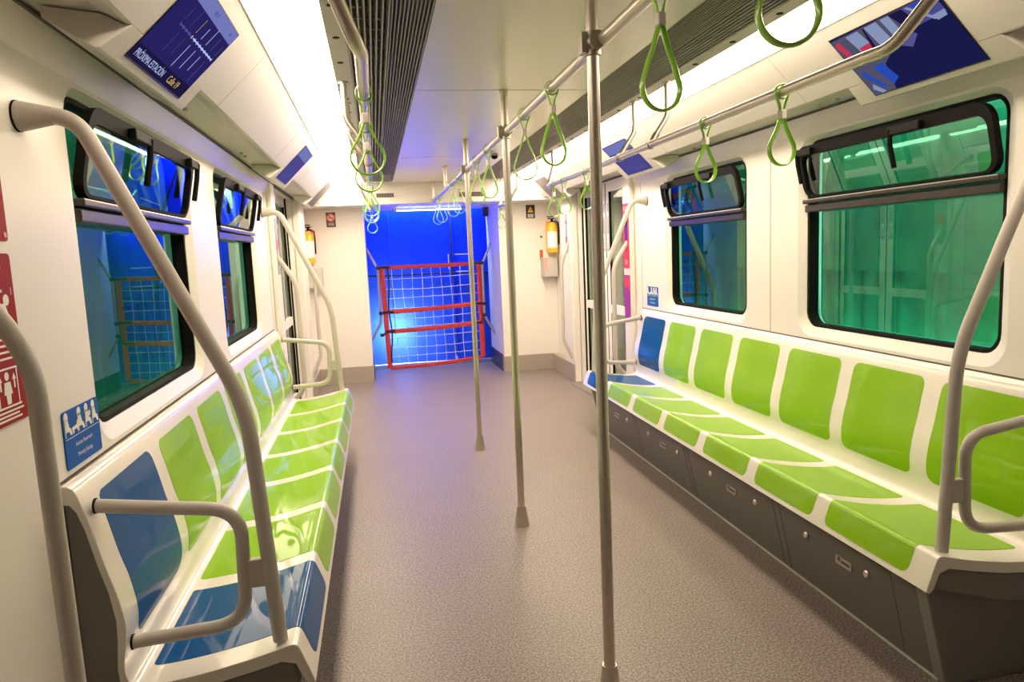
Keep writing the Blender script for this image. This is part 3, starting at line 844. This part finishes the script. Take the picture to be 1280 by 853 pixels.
# ------------------------------------------------------------------ display screens
SB, STp = (1.235, 1.927), (1.040, 2.118)       # lower and upper edge of the glass (u,z)
def screen(s, y0, y1, label, face):
    P2 = side(s)
    du, dz = STp[0]-SB[0], STp[1]-SB[1]; ln = math.hypot(du, dz); du /= ln; dz /= ln
    n = (-dz, du) if -dz*1+du*0 < 0 else (dz, -du)      # towards the aisle and down
    n = (-abs(dz), -abs(du))
    def F(y, t, d=0.):       # t along the slope from the lower edge (m), d towards the viewer
        return P2(SB[0]+du*t+n[0]*d, y, SB[1]+dz*t+n[1]*d)
    r = empty('display_screen', P2(1.15, (y0+y1)/2, 2.0), label, 'screen', 'display screens under the ceiling')
    m_ = MB()
    # chin below the sloping panel, its ends spreading towards the wall
    sec = [(1.1875, 1.9715), (1.254, 1.9085), (1.264, 1.907), (1.350, 1.958), (1.350, 1.984), (1.245, 1.9875), (1.199, 1.9690)]
    n6 = len(sec)
    def ye(u, k): return (y0-.09-.09*max(0, u-1.19)/.16) if k == 0 else (y1+.10+.03*max(0, u-1.19)/.16)
    m_.add([P2(u, ye(u, 0), z) for u, z in sec]+[P2(u, ye(u, 1), z) for u, z in sec], [tuple(range(n6)), tuple(range(2*n6-1, n6-1, -1))]+[(i, (i+1) % n6, n6+(i+1) % n6, n6+i) for i in range(n6)])
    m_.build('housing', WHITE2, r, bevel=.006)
    m_ = MB()
    m_.add([F(y0-.006, -.006, .0015), F(y1+.006, -.006, .0015), F(y1+.006, ln+.004, .0015), F(y0-.006, ln+.004, .0015)], [(0,1,2,3)]); m_.build('bezel', BEZEL, r)
    face(r, F, y0, y1, ln, s, n)
    return r
def quadF(mb, F, ya, yb, ta, tb, d, mi=0): mb.add([F(ya, ta, d), F(yb, ta, d), F(yb, tb, d), F(ya, tb, d)], [(0,1,2,3)], mi)
def bandF(mb, F, p, q, w, d, mi=0):
    (ya, ta), (yb, tb) = p, q; dx, dy = yb-ya, tb-ta; l = math.hypot(dx, dy); nx, ny = -dy/l*w/2, dx/l*w/2
    mb.add([F(ya+nx, ta+ny, d), F(yb+nx, tb+ny, d), F(yb-nx, tb-ny, d), F(ya-nx, ta-ny, d)], [(0,1,2,3)], mi)
def face_map(r, F, y0, y1, ln, s, n):
    m_ = MB(); quadF(m_, F, y0, y1, 0, ln, .003); g = m_.build('display', SCREEN_L, r)
    m_ = MB(); quadF(m_, F, y0, y1, .0, .048, .0036); m_.build('station_bar', SCREEN_LB, g)
    m_ = MB(); quadF(m_, F, y0, y1, ln-.044, ln, .0036)
    m_.build('top_bar', SCREEN_T, g)
    o = Vector(F(y0, 0, .0042)); rr = (Vector(F(y1, 0, .0042))-o).normalized(); uu = (Vector(F(y0, .1, .0042))-o).normalized()
    m_ = MB(); text_into(m_, 'PRÓXIMA ESTACIÓN', .033, (o+rr*.018+uu*.013, rr, uu), squeeze=.78); m_.build('lettering', SCREEN_W, g)
    m_ = MB(); text_into(m_, 'Calle 19', .035, (o+rr*.305+uu*.013, rr, uu), squeeze=.9); m_.build('lettering', SCREEN_Y, g)
    m_ = MB(); text_into(m_, '10:17', .020, (o+rr*.22+uu*(ln-.028), rr, uu)); text_into(m_, '18', .018, (o+rr*.42+uu*(ln-.028), rr, uu)); m_.build('lettering', SCREEN_LB, g)
    # route line with its stations and name strokes
    m_ = MB(); tl_ = .155
    bandF(m_, F, (y0+.10, tl_), (y0+.235, tl_), .004, .004, 1); bandF(m_, F, (y0+.235, tl_), (y1-.03, tl_), .0045, .004, 0)
    for k in range(13):
        y = y0+.10+k*.030; big = .007
        mi = 1 if k < 4 else (2 if k == 4 else 0)
        quadF(m_, F, y-.003, y+.003, tl_-big/2-.002, tl_+big/2+.002, .0043, mi)
        if k % 2: p, q = (y+.004, tl_-.018), (y+.004, tl_-.075-.012*(k % 3))
        else: p, q = (y, tl_+.016), (y, tl_+.055+.010*(k % 3))
        bandF(m_, F, p, q, .0035 if k > 4 else .002, .0041, 2 if k == 4 else (0 if k in (5, 7, 9, 6, 8) else 1))
    m_.build('route_line', [SCREEN_W, SCREEN_D, SCREEN_Y], g)
def face_cam(r, F, y0, y1, ln, s, n):
    m_ = MB(); quadF(m_, F, y0, y1, 0, ln, .003); g = m_.build('display', SCREEN_N, r)
    W = y1-y0
    m_ = MB()
    def pq(pts, mi, d=.004):   # pts in 0..1: across (near->far reversed), up
        m_.add([F(y1-a*W, b*ln, d) for a, b in pts], [tuple(range(len(pts)))], mi)
    # wall with windows (grey), far bright end, aisle floor stays dark blue
    pq([(0, .98), (.72, 1), (.80, .72), (.55, .66), (.30, .40), (.22, 0), (0, 0)], 0)
    pq([(.72, 1), (.98, 1), (.99, .74), (.80, .72)], 1, .0041)
    pq([(.16, .96), (.29, .97), (.33, .62), (.20, .60)], 2, .0045); pq([(.20, .74), (.315, .76), (.33, .60), (.20, .58)], 3, .0048)
    pq([(.36, .97), (.48, .98), (.50, .66), (.38, .64)], 2, .0045); pq([(.52, .98), (.60, .98), (.61, .70), (.53, .69)], 2, .0045)
    pq([(.01, .90), (.07, .94), (.10, .68), (.05, .62)], 3, .0045)
    pq([(.03, .36), (.14, .06), (.17, .10), (.07, .40)], 4, .0045); pq([(.18, .40), (.28, .44), (.32, .16), (.24, .08)], 4, .0045); pq([(.06, .18), (.13, .02), (.09, .0), (.03, .1)], 2, .0047)
    pq([(.46, .62), (.66, .70), (.70, .62), (.60, .48)], 5, .0045)
    pq([(.74, .98), (.77, .98), (.905, .72), (.885, .70)], 2, .0047); pq([(.80, .98), (.93, .98), (.95, .84), (.86, .82)], 4, .0046); pq([(.88, .76), (.985, .78), (.98, .70), (.90, .68)], 2, .005)
    pq([(.30, .64), (.34, .97), (.355, .97), (.335, .6)], 6, .0049); pq([(.60, .99), (.72, .99), (.76, .78), (.66, .74)], 6, .0044)
    m_.build('picture', [SCREEN_G, SCREEN_2, SCREEN_P, SCREEN_R, SCREEN_B, SCREEN_D, SCREEN_LB], g)
def face_dim(r, F, y0, y1, ln, s, n):
    m_ = MB(); quadF(m_, F, y0, y1, 0, ln, .003); g = m_.build('display', SCREEN_2, r)
    m_ = MB(); quadF(m_, F, y0, y1, ln*.72, ln, .0036); m_.build('top_bar', SCREEN_T, g)
    m_ = MB(); quadF(m_, F, y0+.06, y1-.26, ln*.10, ln*.15, .0038); quadF(m_, F, y0+.26, y1-.12, ln*.18, ln*.21, .0038); m_.build('text_line', SCREEN_D, g)
def face_off(r, F, y0, y1, ln, s, n):
    m_ = MB(); quadF(m_, F, y0, y1, 0, ln, .003); m_.build('display', GREYSCR, r)
screen(-1, 2.01, 2.505, 'blue route map screen reading Calle 19 under the ceiling', face_map)
screen(1, 1.99, 2.50, 'screen showing a camera view of a train interior', face_cam)
screen(-1, 4.82, 5.30, 'small violet screen beyond the route map screen, above the far seats', face_dim)
screen(1, 4.74, 5.22, 'small violet screen with pale top bar behind the overhead rail hangers', face_dim)
screen(-1, 7.08, 7.52, 'pale switched off screen above the doors near the no smoking sign', face_off)
screen(1, 7.08, 7.52, 'pale switched off screen above the doors near the yellow triangle sign', face_off)

# small latches on the cove
for s in (-1, 1):
    P2 = side(s)
    wh = 'route map screen side' if s < 0 else 'camera view screen side'
    for (yy, oo) in ((2.86, 'nearer'), (2.98, 'nearer'), (4.16, 'farther'), (4.28, 'farther')):
        m_ = MB(); c = P2(1.325, yy, 1.983)
        m_.lathe([(.007, -.006), (.010, -.003), (.010, .003)], c, 12); o = m_.build('latch', STEEL2, smooth=True)
        tag(o, 'small steel latch of the %s pair on the ceiling lip, %s' % (oo, wh), 'latch', 'ceiling lip latches, %s pair on the %s' % (oo, wh))

cd_ = empty('ceiling_camera', (.982, 5.75, CEIL), 'small black dome camera on the ceiling beside the far aisle pole', 'camera')
m_ = MB(); m_.lathe([(.034, -.002), (.034, -.010), (.030, -.012)], (.982, 5.75, CEIL), 20); m_.build('base_ring', GREYP, cd_, smooth=True)
m_ = MB(); m_.lathe([(.028, -.0125), (.026, -.024), (.018, -.034), (.006, -.038)], (.982, 5.75, CEIL), 20); m_.build('dome', BLACK, cd_, smooth=True)

# ------------------------------------------------------------------ signs and stickers
def wall_sign(s, y0, y1, z0, z1, m, name, label, cat='sign', u=HW, r=.008, group=None):
    P2 = side(s); mb = MB()
    q = rrect(y0, y1, z0, z1, r, 4); mb.prism(q, u-.003, u-.0004, lambda a, b, uu: P2(uu, a, b))
    o = mb.build(name, m); tag(o, label, cat, group); return o
def frame_of(s, y_left, z, u):
    """text frame on a side wall: reading direction and up"""
    P2 = side(s); o = Vector(P2(u, y_left, z)); return o, Vector((0, 1 if s < 0 else -1, 0)), Vector((0, 0, 1))
def priority(s, y0, y1, z0, z1, label):
    sg = wall_sign(s, y0, y1, z0, z1, BLUES, 'priority_sign', label, group='priority seat signs')
    mb = MB(); u = HW-.0036; W = y1-y0; H = z1-z0
    yl = y0 if s < 0 else y1; d = 1 if s < 0 else -1
    P2 = side(s)
    def pt(a, b): return P2(u, yl+d*a*W, z0+b*H)
    def pl(pts): mb.add([pt(a, b) for a, b in pts], [tuple(range(len(pts)))])
    def circ(a, b, r):
        n = 12; mb.add([P2(u, yl+d*(a*W)+r*math.cos(2*PI*k/n), z0+b*H+r*math.sin(2*PI*k/n)) for k in range(n)], [tuple(range(n))])
    for i, x in enumerate((.10, .45, .66, .86)):
        circ(x-.02, .90, .0115)
        pl([(x-.07, .86), (x+.02, .86), (x+.05, .70), (x+.09, .68), (x+.09, .64), (x-.06, .64)])
        pl([(x+.03, .645), (x+.10, .645), (x+.11, .565), (x+.07, .565)])
        pl([(x-.07, .80), (x-.05, .80), (x-.05, .56), (x-.07, .56)])
        if i == 0: pl([(x+.11, .68), (x+.24, .70), (x+.26, .77), (x+.28, .77), (x+.28, .60), (x+.25, .57), (x+.25, .63), (x+.17, .63), (x+.16, .57), (x+.13, .57)])
        if i == 2: circ(x+.06, .78, .008)
    pl([(.03, .525), (.97, .525), (.97, .515), (.03, .515)])
    fo, rr, uu = frame_of(s, yl, z0, u-.0003)
    text_into(mb, 'Asiento Reservado', H*.105, (fo+rr*W*.5+uu*H*.335, rr, uu), align='CENTER', squeeze=.92)
    text_into(mb, 'Priority Seating', H*.105, (fo+rr*W*.5+uu*H*.145, rr, uu), align='CENTER', squeeze=.98)
    mb.build('lettering', WS, sg)
priority(-1, 1.832, 2.052, .925, 1.066, 'large blue priority seating sign beside the near window')
priority(1, 5.105, 5.325, .937, 1.085, 'small blue priority seating sign above the far blue seat')

# red emergency signs near the camera
rs = wall_sign(-1, 1.34, 1.685, 1.465, 1.80, REDS, 'emergency_sign', 'upper red sign at the frame edge, mostly cut off', r=.01)
rs2 = wall_sign(-1, 1.34, 1.68, 1.095, 1.440, REDS, 'emergency_sign', 'lower red instruction sign with white figure behind the grey handrail', r=.01)
mb = MB(); u = HW-.0036
P2 = side(-1)
def bxs(y0, y1, z0, z1): mb.quad(P2(u, y0, z0), P2(u, y1, z0), P2(u, y1, z1), P2(u, y0, z1))
for k, (a, b) in enumerate(((1.40, 1.655), (1.42, 1.64), (1.40, 1.65))): bxs(a, b-.02, 1.409-k*.024, 1.415-k*.024)
for k in range(5): bxs(1.40+.01*(k % 2), 1.65-.008*(k % 3), 1.225+k*.013, 1.2295+k*.013)
n = 14
mb.add([P2(u, 1.642+.012*math.cos(2*PI*k/n), 1.345+.012*math.sin(2*PI*k/n)) for k in range(n)], [tuple(range(n))])
mb.add([P2(u, 1.60+a, 1.305+b) for a, b in ((0, 0), (.05, .0), (.035, .035), (.012, .03))], [(0,1,2,3)])
# lower pictogram: doors with a figure and arrows
bxs(1.56, 1.655, 1.205, 1.209); bxs(1.56, 1.655, 1.128, 1.132)
for a in (1.565, 1.645): bxs(a, a+.004, 1.132, 1.205)
mb.add([P2(u, 1.605+.009*math.cos(2*PI*k/n), 1.192+.009*math.sin(2*PI*k/n)) for k in range(n)], [tuple(range(n))])
mb.add([P2(u, y, z) for y, z in ((1.593, 1.18), (1.617, 1.18), (1.622, 1.155), (1.615, 1.155), (1.613, 1.135), (1.597, 1.135), (1.595, 1.155), (1.588, 1.155))], [tuple(range(8))])
for c in (1.577, 1.634):
    mb.add([P2(u, c+a, b) for a, b in ((-.003, 1.165), (.003, 1.165), (.003, 1.183), (.008, 1.183), (0, 1.196), (-.008, 1.183), (-.003, 1.183))], [tuple(range(7))])
for k, (a, b) in enumerate(((1.41, 1.66), (1.45, 1.64), (1.43, 1.65))): bxs(a, b, 1.119-k*.008, 1.123-k*.008)
o = Vector(P2(u-.0003, 1.655, 1.19)); text_into(mb, '2', .022, (o+Vector((0, .003, 0)), (0, 1, 0), (0, 0, 1)))
o = Vector(P2(u-.0003, 1.655, 1.355)); text_into(mb, '1', .022, (o+Vector((0, .005, 0)), (0, 1, 0), (0, 0, 1)))
mb.build('lettering', WS, rs2)
mb = MB()
for k in range(4): bxs(1.40, 1.655, 1.50+k*.05, 1.512+k*.05)
mb.lathe([(.006, 0), (.006, .001)], P2(u, 1.672, 1.478), 10, 'X')
mb.build('lettering', PINK, rs)

# stickers on the far door post beside the blue seat
upost = HW-.04
o = wall_sign(1, 5.60, 5.735, 1.22, 1.745, REDB, 'emergency_sticker', 'bright red sticker with purple keyhole symbol beside the doors', u=upost, r=.004)
mb = MB(); P2 = side(1)
uu_ = upost-.0036
def bx2(y0, y1, z0, z1, mi=0): mb.quad(P2(uu_, y0, z0), P2(uu_, y1, z0), P2(uu_, y1, z1), P2(uu_, y0, z1), mi)
bx2(5.63, 5.70, 1.44, 1.60); mb.add([P2(uu_, 5.665+.05*math.cos(2*PI*k/16), 1.61+.05*math.sin(2*PI*k/16)) for k in range(16)], [tuple(range(16))])
mb.build('symbol', mat('dark_purple_print', srgb(70, 20, 100), .4), o)
mb = MB(); bx2(5.64, 5.69, 1.25, 1.29); bx2(5.62, 5.72, 1.69, 1.70); bx2(5.62, 5.72, 1.71, 1.717); mb.build('lettering', PINK, o)
o = wall_sign(1, 5.60, 5.735, .80, 1.165, PURPLE, 'notice_sticker', 'long purple sticker under the bright red one beside the doors', u=upost, r=.003)
mb = MB(); mb.add([P2(uu_, y, z) for y, z in ((5.605, 1.15), (5.73, 1.15), (5.73, 1.05), (5.66, 1.08), (5.605, 1.01))], [(0,1,2,3,4)]); mb.build('print', REDB, o)
o = wall_sign(-1, 5.60, 5.735, 1.30, 1.72, GREYP, 'notice_sticker', 'grey notice strip with a red mark on the door post beside the far seats', u=upost, r=.003)
mb = MB(); P2 = side(-1); bx2(5.62, 5.715, 1.48, 1.56); mb.build('print', REDB, o)
o = wall_sign(1, 7.36, 7.45, 1.36, 1.80, GREYP, 'notice_sticker', 'narrow grey and red notice on the door pillar next to the extinguisher', u=HW-.075, r=.003)
mb = MB(); P2 = side(1); uu_ = HW-.075-.0036; bx2(7.375, 7.435, 1.47, 1.53); bx2(7.375, 7.435, 1.66, 1.69); mb.build('print', REDB, o)

# signs on the end wall (facing the camera)
def end_sign(x0, x1, z0, z1, m, name, label):
    mb = MB(); mb.prism(rrect(x0, x1, z0, z1, .006, 4), YE-.003, YE-.0004, lambda a, b, y: (a, y, b)); o = mb.build(name, m); tag(o, label, 'sign'); return o
def disc(mb, x, z, r, y, mi=0, n=24, r0=0):
    if r0:
        vs = [(x+q*math.cos(2*PI*k/n), y, z+q*math.sin(2*PI*k/n)) for q in (r, r0) for k in range(n)]
        mb.add(vs, [(k, (k+1) % n, n+(k+1) % n, n+k) for k in range(n)], mi)
    else: mb.add([(x+r*math.cos(2*PI*k/n), y, z+r*math.sin(2*PI*k/n)) for k in range(n)], [tuple(range(n))], mi)
ns = end_sign(-.492, -.392, 1.745, 1.903, DARKS, 'no_smoking_sign', 'small dark sign with red crossed circle on the white end wall')
mb = MB(); disc(mb, -.442, 1.848, .045, YE-.0036, 0); disc(mb, -.442, 1.848, .043, YE-.0042, 1, r0=.034)
mb.add([(-.442+a, YE-.0044, 1.848+b) for a, b in ((-.030, .022), (-.022, .030), (.030, -.022), (.022, -.030))], [(0,1,2,3)], 1)
mb.box(-.465, -.420, YE-.0041, YE-.0038, 1.838, 1.846, 2)
for k in range(3): mb.box(-.475, -.409, YE-.0041, YE-.0034, 1.762+k*.012, 1.767+k*.012, 0)
mb.build('symbol', [mat('pale_rose_print', (.75, .52, .48), .5), REDB, BLACK], ns)
ys_ = end_sign(1.737, 1.842, 1.765, 1.918, NAVYS, 'caution_sign', 'small navy sign with yellow warning triangle on the white end wall')
mb = MB(); mb.add([(1.79+a, YE-.0036, 1.862+b) for a, b in ((-.034, -.030), (.034, -.030), (0, .036))], [(0,1,2)], 0)
mb.box(1.787, 1.793, YE-.0042, YE-.0037, 1.845, 1.872, 2); mb.box(1.787, 1.793, YE-.0042, YE-.0037, 1.837, 1.841, 2)
for k in range(3): mb.box(1.755, 1.825, YE-.0041, YE-.0034, 1.776+k*.014, 1.784+k*.014, 1)
mb.build('symbol', [YEL, WS, BLACK], ys_)

# vents on the header
def hvent(x0, x1, z0, z1, label):
    v = empty('header_vent', ((x0+x1)/2, YH-.003, z0), label, 'vent')
    mb = MB(); mb.box(x0, x1, YH-.006, YH-.0005, z0, z1); mb.build('backing', GRILLD, v)
    mb = MB(); k = 0
    while x0+k*.012+.004 < x1: mb.box(x0+k*.012, x0+k*.012+.005, YH-.010, YH-.006, z0+.004, z1-.004); k += 1
    mb.build('slat', SLAT, v)
hvent(.06, .24, 2.018, 2.058, 'small dark grille in the white header beside the ceiling grille end')
hvent(.93, 1.19, 2.002, 2.048, 'longer dark slotted vent in the white header behind the aisle straps')

# access panel on the end wall with locks and a label
ap = empty('access_panel', (1.66, YE-.004, .25), 'white access panel with small locks on the end wall under the triangle sign', 'panel')
mb = MB(); mb.box(1.47, 1.93, YE-.004, YE-.0005, .19, 1.68); mb.build('panel_board', WHITE, ap, bevel=.002)
for z in (1.55, 1.17):
    mb = MB(); mb.lathe([(.014, -.006), (.014, -.0005)], (1.905, YE-.004, z), 14, 'Y'); mb.build('lock', SEAM, ap)
mb = MB(); mb.box(1.88, 1.92, YE-.0052, YE-.0042, 1.29, 1.40); mb.build('label_plate', ORANGE, ap)

# fire extinguishers and boxes
def extinguisher(s, label):
    x = XC+s*1.335; y = 8.02; z0 = 1.36
    r = empty('fire_extinguisher', (x, y, z0), label, 'fire extinguisher', 'fire extinguishers by the end wall')
    mb = MB(); mb.lathe([(.02, 0), (.052, .004), (.056, .02), (.056, .27), (.045, .31), (.020, .335), (.018, .345)], (x, y, z0), 24); b = mb.build('cylinder', YELC, r, smooth=True)
    mb = MB(); mb.lathe([(.0568, .06), (.0568, .24)], (x, y, z0), 24); mb.build('label_wrap', WS, b, smooth=True)
    mb = MB(); mb.lathe([(.016, .345), (.016, .38)], (x, y, z0), 12); mb.box(x-.05, x+.03, y-.012, y+.012, z0+.38, z0+.392); mb.box(x-.055, x+.02, y-.012, y+.012, z0+.40, z0+.412)
    mb.tube([(x+.02, y-.01, z0+.36), (x+.06, y-.03, z0+.34), (x+.066, y-.035, z0+.25), (x+.064, y-.03, z0+.10)], .008, 8); mb.build('valve', BLACK, r)
    mb = MB(); mb.box(x-.035, x+.035, y+.056, YE-.001, z0+.02, z0+.36); mb.build('bracket', REDB if s < 0 else YELC, r)
extinguisher(-1, 'yellow fire extinguisher in the corner near the no smoking sign')
extinguisher(1, 'yellow fire extinguisher in the corner near the yellow triangle sign')
for s, lb in ((-1, 'grey plastic box on the wall below the extinguisher near the no smoking sign'), (1, 'grey plastic box with red label below the extinguisher near the yellow triangle sign')):
    x = XC+s*1.31
    mb = MB(); mb.box(x-.085, x+.085, 8.04, YE-.001, 1.09, 1.315); o = mb.build('wall_box', BOXG, bevel=.012); tag(o, lb, 'box', 'grey boxes on the end wall')
    mb = MB(); mb.box(x-.078, x-.04, 8.0385, 8.0395, 1.17, 1.30) if s > 0 else mb.box(x-.02, x+.05, 8.0385, 8.0395, 1.12, 1.14); mb.build('label_plate', PINK if s > 0 else BOXG, o)

# ------------------------------------------------------------------ the barrier net
net = empty('barrier_net', (.67, 8.92, 0), 'red framed sports net with white mesh tied across the end doorway', 'net')
NX0, NX1, NYc = .075, 1.265, 8.92
def nx(a, z): return NX0+.03*(1-z/1.26)+a*(NX1-NX0-.03*(1-z/1.26))
def sag(a): return math.sin(a*PI)
def zt(a): return 1.262+.004*a-.012*sag(a)
def band_x(z0, z1, sg, w, name, y, ya=0., x0=None, x1=None):
    mb = MB(); pts = []
    for k in range(21):
        a = k/20; zz = z0+(z1-z0)*a-sg*sag(a); pts.append((nx(a, zz), y+ya*sag(a), zz))
    mb.tube(pts, .01, 8, up=(0, 0, 1), flat=(w, .008)); return mb.build(name, REDTAPE, net, smooth=True)
band_x(1.268, 1.272, .006, .046, 'top_strap', NYc)
band_x(.725, .775, .008, .054, 'cross_strap', NYc-.012)
band_x(.485, .535, .010, .054, 'cross_strap', NYc-.012)
band_x(.032, .10, .020, .044, 'bottom_strap', NYc)
for a in (0, 1):
    mb = MB(); mb.tube([(nx(a, z), NYc-.004, z) for z in [.03+.07*a+k*(1.24-.07*a)/12 for k in range(13)]], .01, 8, up=(1, 0, 0), flat=(.062, .008)); mb.build('upright_strap', REDTAPE, net, smooth=True)
mb = MB()
nv, nh = 10, 10
for i in range(1, nv):
    a = i/nv; mb.tube([(nx(a, z)+.006*math.sin(z*9+i), NYc+.006, z) for z in [.06+k*1.19/16 for k in range(17)]], .0032, 5)
for j in range(1, nh):
    z0 = .05+j*1.2/nh
    mb.tube([(nx(k/24, z0), NYc+.006, z0+.02*(k/24)-.012*sag(k/24)-.006*abs(math.sin(k/24*nv*PI))+.012*math.sin(j*2.1)*sag(k/24)) for k in range(25)], .0032, 5)
o = mb.build('mesh', NETM, net); o['kind'] = 'stuff'
mb = MB(); mb.tube([(nx(.055, 1.25)+.012*math.sin(k*.5), NYc-.016, 1.25-k*.05) for k in range(24)], .006, 6, flat=(.020, .005), up=(1, 0, 0)); mb.build('loose_tape', BLKTAPE, net)
gx = {-1: XC-.632, 1: XC+.632}
for s, a, z in ((-1, 0, 1.272), (-1, 0, .725), (-1, 0, .490), (1, 1, 1.275), (1, 1, .775), (1, 1, .535)):
    dz = {(-1, .490): -.03, (1, .535): .10}.get((s, z), 0)
    x = gx[s]; xw = nx(a, z)
    mb = MB(); mb.tube([(x+s*.02, 8.794, z+dz), (x-s*.026, 8.793, z+dz)], .010, 8, up=(0, 0, 1), flat=(.04, .006))
    mb.tube([(x-s*.024, 8.793, z+dz), ((x+xw)/2-s*.012, 8.85, z+dz*.5), (xw, NYc-.018, z), (xw-s*.10, NYc-.02, z)], .008, 8, up=(0, 0, 1), flat=(.03, .008))
    mb.build('tie_strap', BLKTAPE, net, smooth=True)

# ------------------------------------------------------------------ lights outside the car
def area(name, loc, rot, sx, sy, power, col):
    l = bpy.data.lights.new(name, 'AREA'); l.shape = 'RECTANGLE'; l.size = sx; l.size_y = sy; l.energy = power; l.color = col
    o = bpy.data.objects.new(name, l); COL.objects.link(o); o.location = loc; o.rotation_euler = rot; return o
# unseen area lights added behind the windows to brighten the green curtains
for s_, y_, ln_, p_ in ((-1, 3.3, 4.8, 7), (1, 2.2, 3.0, 22), (1, 4.8, 1.6, 3)):
    area('curtain_fill_light', (XC+s_*1.58, y_, 2.25), (0, s_*math.radians(-30), 0), .10, ln_, p_, (.90, 1.0, .95))
    area('curtain_fill_light', (XC+s_*1.58, y_, .06), (0, s_*math.radians(-150), 0), .10, ln_, p_*2, (.90, 1.0, .95))
# hidden blue light added to brighten the blue curtain and its spill
area('blue_fill_light', (.66, 9.22, 2.16), (math.radians(25), 0, 0), 1.3, .06, 22, (.30, .45, 1.0))
# a lamp standing behind the blue cloth, glowing through it low on one side
pl_ = bpy.data.lights.new('cloth_lamp', 'POINT'); pl_.energy = 130; pl_.color = (.75, .85, 1.0); pl_.shadow_soft_size = .12
po_ = bpy.data.objects.new('cloth_lamp', pl_); COL.objects.link(po_); po_.location = (.20, 9.70, .45)

w = bpy.data.worlds.new('world'); SC.world = w; w.use_nodes = True
w.node_tree.nodes['Background'].inputs[0].default_value = (.5, .6, .7, 1); w.node_tree.nodes['Background'].inputs[1].default_value = .05

# ------------------------------------------------------------------ camera
FPX, YAW, PITCHA, ROLL = 900.63, .182182489, -.123989713, -.0430612709
cy, sy = math.cos(YAW), math.sin(YAW)
fw = Vector((sy*math.cos(PITCHA), cy*math.cos(PITCHA), math.sin(PITCHA)))
rt = Vector((cy, -sy, 0)); up = rt.cross(fw)
r2 = rt*math.cos(ROLL)+up*math.sin(ROLL); u2 = -rt*math.sin(ROLL)+up*math.cos(ROLL)
cam = bpy.data.cameras.new('camera'); co = bpy.data.objects.new('camera', cam); COL.objects.link(co)
cam.sensor_width = 36; cam.lens = FPX/1280*36; cam.clip_start = .02
M = Matrix((r2, u2, -fw)).transposed().to_4x4(); M.translation = (0, 0, 1.4); co.matrix_world = M
SC.camera = co

SC.view_settings.view_transform = 'Standard'; SC.view_settings.look = 'None'
SC.view_settings.exposure = 1.12; SC.view_settings.gamma = 1.0; SC.view_settings.use_curve_mapping = False
SC.cycles.use_denoising = True
SC.cycles.max_bounces = 14; SC.cycles.transparent_max_bounces = 16; SC.cycles.glossy_bounces = 6; SC.cycles.diffuse_bounces = 8
SC.cycles.sample_clamp_indirect = 8
